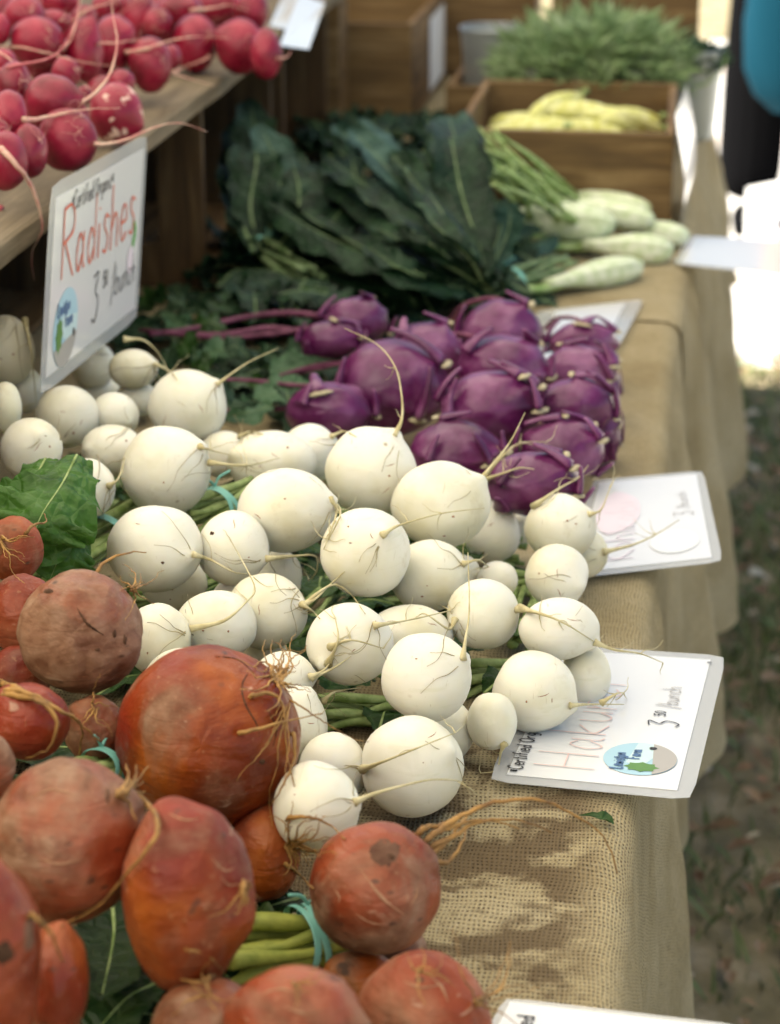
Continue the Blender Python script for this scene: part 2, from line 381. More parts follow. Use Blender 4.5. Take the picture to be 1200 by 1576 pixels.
cp = empty('market_canopy', 'white fabric canopy on slim poles over the market table', 'canopy')
CX0, CX1, CY0, CY1, CZ = -3.2, .85, -3.2, 4.2, 2.35  # roof runs on behind the camera to cut sky fill
V = [(CX0, CY0, CZ), (CX1, CY0, CZ), (CX1, CY1, CZ), (CX0, CY1, CZ), ((CX0 + CX1) / 2, (CY0 + CY1) / 2, CZ + .7)]
mesh_obj('fabric_roof', V, [(0, 1, 4), (1, 2, 4), (2, 3, 4), (3, 0, 4)], M['canopy'], cp, False)
mesh_obj('added_side_wall', [(CX0 + .03, CY0, .05), (CX0 + .03, CY1, .05), (CX0 + .03, CY1, CZ), (CX0 + .03, CY0, CZ)], [(0, 1, 2, 3)], M['light_block_cloth'], cp, False)  # added unseen wall, keeps fill light off from the left
mesh_obj('added_back_wall', [(CX0, CY0 + .03, .05), (CX1, CY0 + .03, .05), (CX1, CY0 + .03, CZ), (CX0, CY0 + .03, CZ)], [(0, 1, 2, 3)], M['light_block_cloth'], cp, False)  # added unseen wall behind the camera, blocks fill from there
for x, y in ((CX0, CY0), (CX1, CY0), (CX0, CY1)):
    m = MB(); m.tube([(x, y, 0), (x, y, CZ)], .02, 8); m.obj('pole', M['zinc'], cp)

def edge_x(y): return -.012 + .012 * min(1, max(0, (y - 1.3) / 1.0)) + .022 * min(1, max(0, (y - 2.4) / .8)) + .003 * noise.noise(Vector((y * 5, 0, 9)))
tb = empty('market_table', 'wooden trestle table hidden under the burlap cloth', 'table')
box('tabletop', -1.25, -.05, .4, 4.6, T - .03, T - .004, M['crateY'], tb)
for x in (-1.2, -.12):
    for y in (.5, 4.5): box('leg', x - .02, x + .02, y - .02, y + .02, 0, T - .031, M['crateZ'], tb)
def cloth(name, y0, y1, ny, seed, lift, label, stain):
    V = []; Fc = []; UV = []; ST = []
    fl = [-1.22 + 1.17 * (i / 26) for i in range(26)]
    ns = 46
    for j in range(ny + 1):
        y = y0 + (y1 - y0) * j / ny
        ex = edge_x(y); far = min(1, max(0, (y - 1.3) / 1.9))
        row = []
        for i in range(30):                                  # flat part
            t = i / 29; x = -1.22 + (ex - .02 + 1.22) * (1 - (1 - t) ** 1.8)
            near = max(0, min(1, (x - ex + .25) / .2))
            z = T + lift + .0015 + .005 * max(0, noise.noise(Vector((x * 7, y * 5, seed)))) * near + .0025 * abs(noise.noise(Vector((x * 22, y * 16, seed + 3)))) * near
            row.append((x, z))
        drop = .42 + .10 * noise.noise(Vector((y * 2.3, 0, seed + 5))) 
        amp = .024 + .046 * far
        ph = noise.noise(Vector((y * 1.1, 0, seed)))
        fold = .5 + .5 * math.sin(y * 11 + 3 * ph + seed)
        fold2 = .5 + .5 * math.sin(y * 29 + 3 * ph + 2 * seed)
        zt = row[-1][1]
        for i in range(1, ns + 1):
            s = i / ns
            if s < .2:
                a = s / .2 * math.pi / 2; x = ex - .02 + math.sin(a) * (.022 + lift); z = zt - (1 - math.cos(a)) * .022
            else:
                q = (s - .2) / .8
                x = ex + .002 + lift + (amp * fold * (q ** .6) + amp * .4 * fold2 * q ** .9) * (1 + .25 * noise.noise(Vector((y * 6, q * 3, seed)))) + .012 * q
                x += .0035 * noise.noise(Vector((y * 25, q * 9, seed)))
                z = zt - .022 - q * drop
            row.append((x, z))
        u = 0; px_, pz_ = row[0]
        for (x, z) in row:
            u += math.hypot(x - px_, z - pz_); px_, pz_ = x, z
            V.append((x, y, z)); UV.append((u, y)); ST.append(max(0, min(1, 1 - (y - 1.42) / .10)) * max(0, min(1, (ex - .012 - x) / .03)) if stain else 0)
    w = 30 + ns
    for j in range(ny):
        for i in range(w - 1):
            a = j * w + i; Fc.append((a, a + 1, a + w + 1, a + w))
    o = mesh_obj(name, V, Fc, M['burlap'], uv=UV)
    o.data.attributes.new('stain', 'FLOAT', 'POINT').data.foreach_set('value', ST)
    return tag(o, label, 'tablecloth')
cloth('burlap_cloth', .75, 2.66, 260, 2.0, 0, 'coarse burlap tablecloth with damp brown stains under the turnips and beets', True)
cloth('burlap_cloth', 2.60, 4.65, 180, 8.0, .003, 'second burlap cloth hanging in folds under the fennel and the squash crate', False)

# ------------------------------------------------------------------ crates, shelf, boxes
def crate_on_side(y0, y1, label, x1=-.592, x0=-.96):                            # opening faces the aisle
    e = empty('wooden_crate', label, 'crate', loc=(0, 0, 0)); z0, z1 = T + .006, T + .252; w = .014
    # end panel facing the camera, with an upright hand slot (four boards round the slot)
    sx = x1 - .075
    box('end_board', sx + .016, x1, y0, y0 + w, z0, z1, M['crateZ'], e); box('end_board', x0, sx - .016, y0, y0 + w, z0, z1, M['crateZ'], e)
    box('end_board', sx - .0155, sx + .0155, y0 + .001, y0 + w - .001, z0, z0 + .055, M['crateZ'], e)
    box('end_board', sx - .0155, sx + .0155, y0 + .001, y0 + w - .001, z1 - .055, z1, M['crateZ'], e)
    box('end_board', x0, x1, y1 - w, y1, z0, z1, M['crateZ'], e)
    for k in range(3):
        a = x0 + .002 + k * (x1 - x0) / 3; b = a + (x1 - x0) / 3 - .008
        box('side_board', a, b, y0 + w + .001, y1 - w - .001, z1 - .010, z1 - .001, M['crateY'], e)
        box('side_board', a, b, y0 + w + .001, y1 - w - .001, z0 + .001, z0 + .010, M['crateY'], e)
    for k in range(3):
        a = z0 + .012 + k * (z1 - z0 - .024) / 3; box('base_board', x0 + .001, x0 + .010, y0 + w + .001, y1 - w - .001, a, a + (z1 - z0 - .024) / 3 - .006, M['crateY'], e)
    return e
crate_on_side(1.30, 1.74, 'dark crate lying on its side under the near end of the radish shelf')
crate_on_side(2.20, 2.62, 'crate added deep under the shelf to darken the gap left of the radish sign', -.74, -1.08)  # added crate, keeps the cloth under the shelf dark
crate_on_side(2.68, 3.16, 'crate on its side with an upright hand slot, right behind the radish sign')
crate_on_side(3.25, 3.66, 'crate on its side behind the kale, under the far end of the radish shelf')
sh = empty('display_shelf', 'weathered plank shelf carrying the red radishes over the crates', 'shelf')
def plank(x0, x1, y0, y1, seed):
    V = []; Fc = []; n_ = 60; z0, z1 = T + .256, T + .279
    for j in range(n_ + 1):
        y = y0 + (y1 - y0) * j / n_; wv = .0035 * noise.noise(Vector((y * 7, seed, 0))) + .002 * noise.noise(Vector((y * 25, seed, 0)))
        xa = x0; xb = x1 + wv
        V += [(xa, y, z0), (xb - .003, y, z0), (xb, y, z0 + .003), (xb, y, z1 - .003), (xb - .003, y, z1), (xa + .003, y, z1), (xa, y, z1 - .003)]
    for j in range(n_):
        for k in range(7): a = j * 7 + k; b = j * 7 + (k + 1) % 7; Fc.append((a, b, b + 7, a + 7))
    Fc += [tuple(range(7))[::-1], tuple(n_ * 7 + k for k in range(7))]
    return mesh_obj('plank', V, Fc, M['plank'], sh, False)
plank(-.705, -.557, 1.15, 3.70, 1); plank(-.86, -.712, 1.15, 3.72, 5); plank(-1.02, -.866, 1.15, 3.69, 9)

def open_crate(x0, x1, y0, y1, h, label, z=T + .012, w=.012, mf='crateX', nf=1, group=None):
    e = empty('wooden_crate', label, 'crate', group)
    for (a, b, nm) in ((y0, y0 + w, 'front_board'), (y1 - w, y1, 'back_board')):
        for k in range(nf):
            hh = h / nf; box(nm, x0, x1, a, b, z + k * hh + .001, z + (k + 1) * hh - .002, M[mf], e)
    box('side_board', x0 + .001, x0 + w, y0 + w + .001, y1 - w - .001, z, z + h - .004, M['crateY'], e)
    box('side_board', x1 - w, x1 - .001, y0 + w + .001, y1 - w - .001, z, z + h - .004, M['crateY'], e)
    box('base_board', x0 + w + .001, x1 - w - .001, y0 + w + .001, y1 - w - .001, z, z + .008, M['crateY'], e)
    return e
open_crate(-.322, -.012, 3.10, 3.56, .132, 'low wooden crate filled with pale yellow squash')
open_crate(-.86, -.475, 3.86, 4.42, .178, 'tall wooden box with a white notice on its side, left of the grey pail')
open_crate(-.96, -.583, 3.74, 3.83, .36, 'dark upright wooden box between the shelf and the tall box')
open_crate(-.40, -.265, 3.72, 4.1, .095, 'small wooden crate under the grey metal pail')

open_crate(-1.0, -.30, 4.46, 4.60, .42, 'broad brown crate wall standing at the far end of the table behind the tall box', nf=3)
open_crate(-.26, .02, 4.30, 4.44, .20, 'brown crate behind the heap of green herbs')
# ------------------------------------------------------------------ lettering
G = {
 'R': (.62, [[(0, 0), (0, 1)], [(0, 1), (.35, 1.02), (.55, .85), (.5, .62), (.05, .5)], [(.12, .5), (.6, -.05)]]),
 'C': (.6, [[(.55, .85), (.35, 1), (.08, .75), (.05, .3), (.3, 0), (.58, .15)]]),
 'O': (.62, [[(.3, 1), (.05, .75), (.03, .3), (.3, 0), (.56, .3), (.56, .75), (.3, 1)]]),
 'H': (.6, [[(0, 0), (0, 1)], [(.5, 0), (.5, 1)], [(0, .5), (.5, .5)]]),
 'K': (.55, [[(0, 0), (0, 1)], [(.5, 1), (.02, .45), (.52, 0)]]),
 'F': (.5, [[(0, 0), (0, 1), (.45, 1)], [(0, .55), (.35, .55)]]),
 'L': (.5, [[(0, 1), (0, 0), (.4, 0)]]),
 'a': (.5, [[(.34, .42), (.16, .54), (.02, .25), (.14, 0), (.33, .22)], [(.38, .55), (.37, .12), (.47, 0)]]),
 'b': (.42, [[(0, 1), (0, 0)], [(0, .3), (.2, .55), (.38, .3), (.2, 0), (0, .1)]]),
 'c': (.38, [[(.34, .45), (.15, .55), (.02, .28), (.15, 0), (.35, .08)]]),
 'd': (.44, [[(.36, .35), (.18, .52), (.02, .25), (.15, 0), (.36, .2)], [(.38, 1), (.38, 0)]]),
 'e': (.42, [[(.04, .28), (.36, .32), (.28, .54), (.1, .5), (.03, .22), (.15, 0), (.38, .1)]]),
 'f': (.34, [[(.34, .92), (.2, 1), (.12, .8), (.12, 0)], [(0, .52), (.3, .52)]]),
 'g': (.44, [[(.36, .42), (.18, .54), (.03, .28), (.18, .05), (.36, .2)], [(.38, .52), (.36, -.25), (.1, -.3)]]),
 'h': (.42, [[(0, 1), (0, 0)], [(0, .3), (.2, .54), (.34, .4), (.36, 0)]]),
 'i': (.16, [[(.05, .52), (.05, 0)], [(.05, .72), (.06, .76)]]),
 'k': (.4, [[(0, 1), (0, 0)], [(.33, .5), (.02, .22), (.36, 0)]]),
 'l': (.16, [[(.05, 1), (.05, 0)]]),
 'm': (.6, [[(0, .52), (0, 0)], [(0, .35), (.15, .53), (.25, .4), (.26, 0)], [(.26, .35), (.4, .53), (.5, .4), (.52, 0)]]),
 'n': (.42, [[(0, .52), (0, 0)], [(0, .3), (.2, .54), (.34, .4), (.36, 0)]]),
 'o': (.42, [[(.18, .54), (.02, .3), (.18, 0), (.36, .28), (.18, .54)]]),
 'r': (.34, [[(0, .52), (0, 0)], [(0, .3), (.15, .52), (.3, .48)]]),
 's': (.38, [[(.33, .5), (.15, .56), (.08, .4), (.3, .2), (.2, 0), (.02, .05)]]),
 't': (.32, [[(.14, .85), (.14, .05), (.28, .02)], [(0, .55), (.28, .55)]]),
 'u': (.42, [[(0, .52), (.02, .1), (.18, 0), (.34, .2)], [(.35, .52), (.36, 0)]]),
 'w': (.5, [[(0, .5), (.1, 0), (.22, .4), (.34, 0), (.46, .5)]]),
 '3': (.5, [[(.02, .95), (.4, .98), (.18, .6), (.42, .4), (.38, .1), (.2, -.1), (.0, .02)]]),
 '5': (.42, [[(.38, 1), (.08, .98), (.05, .6), (.3, .6), (.36, .25), (.2, 0), (0, .1)]]),
 '0': (.42, [[(.2, 1), (.03, .7), (.03, .3), (.2, 0), (.36, .3), (.36, .7), (.2, 1)]]),
 '/': (.35, [[(0, -.25), (.3, 1.15)]]), ' ': (.3, []),
 '*': (.3, [[(.05, .3), (.25, .7)], [(.25, .3), (.05, .7)], [(0, .5), (.3, .5)], [(.15, .25), (.15, .75)]]),
}
class Sign:
    """a laminated card between four corners: near-left nl, near-right nr, far-right fr, far-left fl of the TEXT (bl, br, tr, tl)"""
    def __init__(s, bl, br, tr_, tl, label, name='price_sign', border=.045, sag=0.0):
        s.c = [Vector(bl), Vector(br), Vector(tr_), Vector(tl)]; s.sag = sag
        s.n = (s.c[1] - s.c[0]).cross(s.c[3] - s.c[0]).normalized()
        s.w = (s.c[1] - s.c[0]).length; s.h = (s.c[3] - s.c[0]).length
        s.e = empty(name, label, 'sign')
        bw = border; bh = border * s.w / s.h
        s.patch('film_sleeve', 0, 1, 0, 1, -.0006, 'film', .05)
        s.patch('paper', bw, 1 - bw, bh, 1 - bh, 0.0, 'paper')
    def p(s, u, v, o=0.0):
        a = s.c[0].lerp(s.c[1], u); b = s.c[3].lerp(s.c[2], u); q = a.lerp(b, v)
        return q + s.n * (o + s.sag * (4 * u * (1 - u)))
    def patch(s, name, u0, u1, v0, v1, o, m, rc=.0):
        N = 10; V = []; Fc = []
        for j in range(N + 1):
            for i in range(N + 1):
                u = u0 + (u1 - u0) * i / N; v = v0 + (v1 - v0) * j / N
                if rc and i in (0, N) and j in (0, N): u += (.5 - u) * rc * .6; v += (.5 - v) * rc * .6
                V.append(s.p(u, v, o))
        k = len(V); V += [q - s.n * .0005 for q in V]
        for j in range(N):
            for i in range(N):
                a = j * (N + 1) + i; Fc.append((a, a + 1, a + N + 2, a + N + 1)); Fc.append(tuple(x + k for x in (a, a + N + 1, a + N + 2, a + 1)))
        rim = list(range(N + 1)) + [j * (N + 1) + N for j in range(1, N + 1)] + [N * (N + 1) + i for i in range(N - 1, -1, -1)] + [j * (N + 1) for j in range(N - 1, 0, -1)]
        for i in range(len(rim)): a, b = rim[i], rim[(i + 1) % len(rim)]; Fc.append((a, a + k, b + k, b))
        return mesh_obj(name, V, Fc, M[m], s.e, False)
    def stroke(s, mb, pts, w):
        """pts in u, v; ribbon of width w (metres)"""
        q = [s.p(u, v, .0009) for u, v in pts]
        if len(q) > 2: q = spline(q, 4)
        L_ = []; Rr = []
        for i, a in enumerate(q):
            t = (q[min(i + 1, len(q) - 1)] - q[max(0, i - 1)]).normalized(); sd_ = s.n.cross(t) * w / 2 * (.8 + .4 * rnd.random())
            L_.append(a + sd_); Rr.append(a - sd_)
        k = len(q); mb.add(L_ + Rr, [(i, i + 1, k + i + 1, k + i) for i in range(k - 1)])
    def text(s, txt, u, v, size, w, m, sq=1.0, slope=0.0, name='lettering'):
        """size: cap height in metres"""
        mb = MB(); x = 0
        for ch in txt:
            adv, st = G.get(ch, (.3, []))
            jj = rnd.uniform(-.03, .03)
            for l in st: s.stroke(mb, [(u + (x + a) * size * sq / s.w, v + (b + jj + slope * x) * size / s.h) for a, b in l], w)
            x += adv + .12
        if mb.v: mb.obj(name, M[m], s.e, False)
        return u + x * size * sq / s.w
    def blob(s, pts, m, o=.0007, name='drawing'):
        V = [s.p(u, v, o) for u, v in pts]
        c_ = sum(V, Vector()) / len(V); V.append(c_); k = len(V) - 1
        return mesh_obj(name, V, [(i, (i + 1) % k, k) for i in range(k)], M[m], s.e, False)
    def logo(s, u, v, r):
        ru, rv = r / s.w, r / s.h; e = s.e
        circ = lambda f, o, m, nm: s.blob([(u + ru * f * math.cos(a), v + rv * f * math.sin(a)) for a in [2 * math.pi * k / 40 for k in range(40)]], m, o, nm)
        circ(1, .0004, 'logo_sky', 'logo_disc')
        s.blob([(u + ru * .98 * math.cos(a), v + rv * .98 * math.sin(a)) for a in [R(-40 + 50 * k / 8) for k in range(9)]] + [(u - ru * .3, v + rv * .35), (u - ru * .45, v - rv * .1)], 'logo_light', .00055, 'logo_field')
        s.blob([(u + ru * .99 * math.cos(a), v + rv * .99 * math.sin(a)) for a in [R(205 + 140 * k / 20) for k in range(21)]], 'logo_ground', .0007, 'logo_ground')
        lf = []
        for k in range(24):
            a = 2 * math.pi * k / 24; rr = 1 + (.16 if k % 3 == 0 else -.08)
            lf.append((u + ru * (-.52 + .26 * rr * math.cos(a)), v + rv * (-.10 + .42 * rr * math.sin(a))))
        s.blob(lf, 'logo_leaf', .0008, 'logo_leaf')
        s.text('Lewiston', u - ru * .72, v + rv * .42, r * .34, r * .07, 'logo_text', .72, 0, 'logo_text')
        s.text('Farm', u - ru * .05, v + rv * .02, r * .34, r * .07, 'logo_text', .72, 0, 'logo_text')
        s.text('o', u + ru * .62, v - rv * .34, r * .28, r * .09, 'ink', 1, 0, 'logo_mark')

# radish sign clipped to the shelf edge
d1, d2 = 1.85, 2.12
sg = Sign(at_d(62, 612, d1), at_d(212, 490, d2), at_d(228, 205, d2), at_d(80, 285, d1), 'upright laminated card reading Radishes in red, hung on the shelf edge')
sg.text('*Certified Organic*', .20, .82, .0165, .0015, 'ink', .80)
sg.text('Radishes', .13, .50, .060, .0026, 'red', .88)
sg.text('3', .46, .20, .040, .0018, 'ink'); sg.text('50', .565, .32, .014, .0017, 'ink'); sg.text('/bunch', .66, .235, .028, .0015, 'ink', .9)
sg.logo(.20, .255, .034)
sg.stroke_m = MB(); sg.stroke(sg.stroke_m, [(.885, .56), (.90, .50), (.875, .43)], .006); sg.stroke_m.obj('drawn_leaf', M['greenink'], sg.e, False)
sg.blob([(.86 + .035 * math.cos(a), .36 + .075 * math.sin(a)) for a in [k * .52 for k in range(12)]], 'lilac', name='drawn_radish')

def flat_sign(pts, label, h=.014, **kw):
    return Sign(*[P(x, y, hh) for (x, y), hh in zip(pts, h if isinstance(h, (list, tuple)) else [h] * 4)], label, **kw)
# text runs away from the camera: text-bottom is the right edge
sg = flat_sign([(1065, 1230), (1118, 1008), (845, 990), (750, 1200)], 'laminated card under the last white turnips with a pink turnip name and farm logo', .012)
sg.text('*Certified Organic*', .06, .855, .0105, .0012, 'ink', .9)
sg.text('Hakurei', .12, .50, .042, .0011, 'pinkink_glare', 1.0)
sg.text('3', .44, .17, .020, .0011, 'ink'); sg.text('50', .51, .24, .008, .001, 'ink'); sg.text('/bunch', .57, .19, .014, .0009, 'logo_ground', .9)  # grey unit ink imitates writing washed out by glare
sg.text('o', .92, .07, .006, .001, 'ink'); sg.logo(.215, .30, .0255)
sg = flat_sign([(1113, 863), (1082, 723), (912, 738), (868, 890)], 'glossy white card with a purple kohlrabi drawing jutting past the table edge', [.012, .020, .020, .012])
sg.text('Kohlrabi', .12, .58, .034, .0016, 'lilac')
sg.blob([(.60 + .22 * math.cos(a) * (1 + .1 * math.sin(3 * a)), .72 + .17 * math.sin(a)) for a in [k * .35 for k in range(18)]], 'lilac', name='drawn_kohlrabi')
sg.text('3', .5, .16, .02, .001, 'logo_ground'); sg.text('/bunch', .58, .18, .013, .0008, 'logo_ground'); sg.blob([(.24 + .12 * math.cos(a), .30 + .17 * math.sin(a)) for a in [k * .35 for k in range(18)]], 'faint', name='drawn_disc')  # price ink lightened to carry the glare of the glossy film
sg = flat_sign([(925, 580), (992, 459), (826, 478), (800, 590)], 'white card with blue-green writing tucked behind the kohlrabi', .010)
sg.text('Kale', .35, .40, .045, .002, 'logo_sky'); sg.text('Certified', .3, .8, .014, .0012, 'logo_ground')  # small writing in pale grey, glare put into its colour
sg = flat_sign([(1245, 428), (1235, 372), (1062, 361), (1035, 405)], 'pale card at the end of the fennel, reaching out over the grass', .010)
sg = flat_sign([(1132, 1760), (1150, 1577), (776, 1533), (690, 1700)], 'laminated card at the bottom corner of the table, partly under the beets', .012)
sg.text('*Certified', .42, .84, .011, .0012, 'ink', .9)
# notices on boxes
nt = empty('paper_notice', 'white paper notice stapled to the side of the tall wooden box', 'notice')
mesh_obj('sheet', [(-.4728, 4.12, T + .03), (-.4728, 4.36, T + .03), (-.4728, 4.36, T + .165), (-.4728, 4.12, T + .165)], [(0, 1, 2, 3)], M['white'], nt, False)
nt = empty('paper_notice', 'bluish plastic sleeve hanging on the right side of the squash crate', 'notice')
V = []; 
for k in range(9):
    z = T + .006 + .175 * k / 8; x = -.004 + .010 * math.sin(k * .5)
    V += [(x, 3.02, z), (x + .014, 3.30, z)]
mesh_obj('sleeve', V, [(2 * k, 2 * k + 1, 2 * k + 3, 2 * k + 2) for k in range(8)], M['paper'], nt)
tg = empty('paper_notice', 'folded white price papers on the shelf behind the last radishes', 'notice')
for (a, b, c_, d_, zz) in ((415, 470, 40, -20, .281), (430, 500, 70, 5, .283)):
    q = [P(a, c_, zz), P(b - 25, c_ + 6, zz), P(b, d_, zz + .004), P(a + 30, d_ - 14, zz + .02)]
    mesh_obj('sheet', q, [(0, 1, 2, 3)], M['paper'], tg, False)

# ------------------------------------------------------------------ round vegetables
BOD = []
def B(kind, cx, cy, rx, ry, lift, label, tip=None, bias=0, col=(0, 0, 0), group=None, roots=(), front=None):
    BOD.append(dict(kind=kind, cx=cx, cy=cy, rx=rx, ry=ry, lift=lift, label=label, tip=tip, bias=bias, col=col, group=group, roots=roots))

HEAP = 'white turnips heaped on the table'
t = lambda *a, **k: B('turnip', *a, **k)
t(8, 540, 42, 52, .13, 'yellowish old turnip at the picture edge left of the radish sign', (20, 500), col=(.55, 0, 0), roots=[[(38, 492), (46, 530), (50, 560), (56, 620)]])
t(35, 600, 30, 34, .10, 'cream turnip just below the tip of the radish sign edge, beside the yellowish one', (10, 590), bias=1, col=(.3, 0, 0))
t(8, 628, 24, 38, .12, 'narrow turnip cut by the picture edge above the round bluish-white one', (-10, 620))
t(48, 690, 45, 45, .11, 'round white turnip directly above the big green leaf', (66, 672))
t(103, 641, 47, 46, .085, 'egg-shaped turnip touching the lower corner of the radish sign', (96, 680), col=(.15, 0, 0))
t(143, 562, 33, 34, .05, 'turnip peeping out beneath the lower edge of the radish sign', (160, 540), bias=1)
t(205, 568, 36, 29, .085, 'small flat turnip right of the radish sign with a long pale tail', (240, 560), roots=[[(238, 560), (262, 572), (276, 590)], [(190, 522), (222, 524), (248, 550), (262, 585)]])
t(150, 602, 33, 22, .07, 'top of a turnip below the small flat one, left of the tailed one', bias=2)
t(176, 640, 36, 34, .095, 'turnip in the middle of the small ones under the radish sign', (200, 650), bias=1)
t(210, 614, 31, 26, .08, 'pale turnip squeezed against the left of the tall pear-shaped one', bias=2)
t(173, 693, 46, 38, .085, 'turnip with a greenish crown left of the large round one', (140, 690))
t(133, 752, 42, 44, .085, 'turnip half covered by the tip of the big green leaf', (172, 745), roots=[[(168, 748), (182, 736), (192, 705)]])
t(289, 627, 58, 55, .09, 'pear-shaped turnip with a straight tail pointing up and right at the kohlrabi leaves', (336, 592), roots=[[(334, 592), (352, 578), (385, 556), (428, 536)]])
t(255, 724, 66, 66, .085, 'large round turnip right under the pear-shaped one', (312, 690), roots=[[(308, 688), (322, 692), (352, 700)]])
t(239, 844, 70, 64, .075, 'large turnip beside the teal tied stems, its tail crossing its neighbour', (296, 854), roots=[[(296, 853), (325, 862), (358, 880), (385, 884)]])
t(358, 843, 53, 54, .06, 'turnip with one brown pit, right of the one by the tied stems', (408, 860), roots=[[(408, 860), (450, 856), (485, 856), (487, 880), (475, 893)]])
t(345, 700, 38, 35, .05, 'partly hidden turnip behind the large round one, tail trailing right', (368, 715), bias=1, roots=[[(320, 712), (380, 716), (430, 705)]])
t(418, 713, 65, 48, .06, 'broad turnip at the back of the heap below the kohlrabi stems', (365, 700), roots=[[(368, 672), (385, 664), (405, 668)]])
t(477, 698, 43, 44, .055, 'turnip at the back of the heap tucked behind the topmost round one', (515, 680), bias=1, roots=[[(510, 672), (530, 664), (548, 672)]])
t(440, 785, 71, 61, .085, 'big turnip left of centre with a frayed root hanging down its right side', (510, 772), roots=[[(508, 768), (518, 785), (510, 815), (498, 845)], [(512, 770), (524, 790), (506, 830)]])
t(571, 726, 66, 66, .085, 'round turnip with a long thin tail curling straight up over the kohlrabi', (606, 670), roots=[[(606, 672), (618, 645), (618, 610), (608, 565), (580, 530), (530, 505)]])
t(562, 850, 65, 66, .075, 'round turnip in the middle of the heap whose tail points right', (590, 822), roots=[[(588, 824), (606, 812), (628, 804), (680, 790), (745, 782)]])
t(678, 777, 72, 64, .07, 'large turnip with three forked roots reaching over the kohlrabi', (742, 736), roots=[[(740, 738), (760, 712), (785, 680), (808, 635)], [(742, 738), (775, 700), (800, 682), (840, 680)], [(742, 740), (775, 728), (800, 720), (822, 722)]])
t(757, 820, 41, 46, .04, 'turnip right of the fork-rooted one, above the green stems', bias=2)
t(661, 886, 58, 53, .045, 'turnip just right below the central one, its stub facing right', (716, 872), bias=1, roots=[[(712, 868), (735, 862), (752, 872)]])
t(862, 812, 52, 49, .035, 'turnip lying closest to the kohlrabi price card', (908, 792), roots=[[(820, 780), (860, 752), (890, 735), (905, 716)], [(906, 792), (925, 784), (938, 752)]])
t(857, 886, 46, 46, .03, 'turnip between the kohlrabi card and the green stems', (890, 900))
t(900, 852, 34, 36, .012, 'shaded turnip behind the two by the kohlrabi card', (930, 850), bias=3, roots=[[(928, 850), (975, 838), (1010, 822), (1045, 800)]])
t(860, 968, 59, 45, .03, 'flattish turnip above the last one, tail trailing over the lower card', (916, 990), roots=[[(914, 988), (945, 1000), (985, 1006), (1020, 1020)], [(800, 935), (860, 955), (915, 988)]])
t(822, 1064, 61, 59, .004, 'last turnip by the pink lettered card with a stiff brown root', (880, 1086), roots=[[(876, 1086), (905, 1084), (960, 1084)], [(925, 1082), (948, 1068), (960, 1066)]])
t(902, 1040, 36, 46, 0, 'shaded turnip standing behind the last one on the lettered card', bias=4)
t(743, 945, 53, 52, .035, 'turnip with a pointed nose to the left and threads rising from it', (697, 955), roots=[[(700, 953), (690, 968), (655, 945), (640, 950)], [(795, 938), (830, 944), (870, 960)]])
t(757, 1110, 37, 42, 0, 'small tapering turnip next to the black lettering of the lower card', (780, 1140), roots=[[(775, 1145), (770, 1160), (764, 1185), (740, 1190)]])
t(657, 1042, 67, 65, .05, 'large turnip in the lower middle whose thin tail rises past its neighbour', (712, 1012), roots=[[(712, 1015), (716, 985), (722, 940), (720, 850)]])
t(538, 991, 63, 60, .045, 'turnip with many dark hair roots, right of the biggest beet', (500, 1020), roots=[[(505, 1022), (520, 985), (516, 952)], [(508, 996), (540, 985), (590, 998)]])
t(632, 978, 62, 46, .03, 'turnip pressed between the hairy one and the large lower one', (575, 960), bias=2, roots=[[(575, 963), (625, 955), (692, 940)]])
t(634, 1180, 74, 74, .004, 'biggest turnip at the front on the burlap', (688, 1150), roots=[])
t(684, 1125, 44, 46, .005, 'turnip tucked behind the front one and under the large one', bias=4)
t(487, 1242, 64, 66, .0, 'lowest turnip between the beets with a thick root pointing right', (548, 1235), roots=[[(545, 1235), (575, 1222), (625, 1208), (665, 1200), (705, 1202), (720, 1212)]])
t(512, 1182, 50, 52, .012, 'turnip just above the lowest one, its root crossing the front turnip', (560, 1184), bias=1, roots=[[(558, 1184), (590, 1172), (640, 1152), (700, 1128)]])
t(445, 1118, 56, 60, .03, 'turnip hugged by the right side of the biggest beet', (480, 1060), bias=2)
t(438, 1042, 44, 38, .035, 'turnip behind the root tuft of the biggest beet, with a feathery root', (490, 1040), bias=1, roots=[[(478, 1042), (500, 1030), (512, 1010)], [(478, 1044), (510, 1030), (540, 1010)], [(497, 1080), (515, 1065), (556, 1058)]])
t(410, 942, 60, 56, .05, 'turnip with a burst of curly roots at its right end, above the biggest beet', (466, 930), roots=[[(464, 932), (485, 922), (505, 902), (530, 880)], [(466, 934), (490, 912), (515, 900), (540, 915), (562, 945)], [(464, 930), (480, 940), (492, 952)]])
t(375, 925, 48, 38, .045, 'turnip half hidden behind the curly-rooted one', bias=2)
t(332, 962, 60, 50, .05, 'flattened turnip just above the biggest beet', (290, 968), roots=[[(292, 968), (345, 955), (380, 925), (392, 905), (372, 862), (355, 832)]])
t(243, 984, 49, 53, .045, 'turnip right of the pink dusty beet', (288, 972))
t(285, 1050, 62, 50, .035, 'turnip showing as a white rim behind the biggest beet', bias=1)
t(268, 897, 48, 42, .04, 'shaded turnip underneath the large one by the tied stems', bias=4)
t(430, 884, 33, 36, .035, 'small turnip under the big one left of centre', (460, 905), bias=3)
t(765, 893, 30, 28, .02, 'small turnip low in the heap between the pointed-nose one and the green stems', bias=3, group=HEAP); t(800, 816, 22, 24, .02, 'smallest turnip, peeping out left of the one by the kohlrabi card', bias=3, group=HEAP); t(712, 882, 26, 26, .02, 'small turnip hidden right behind the stub-rooted one below the fork-rooted one', bias=3, group=HEAP)
t(405, 1003, 34, 26, .02, 'turnip showing as a pale patch between the curly-rooted one and the beet tuft', bias=2)

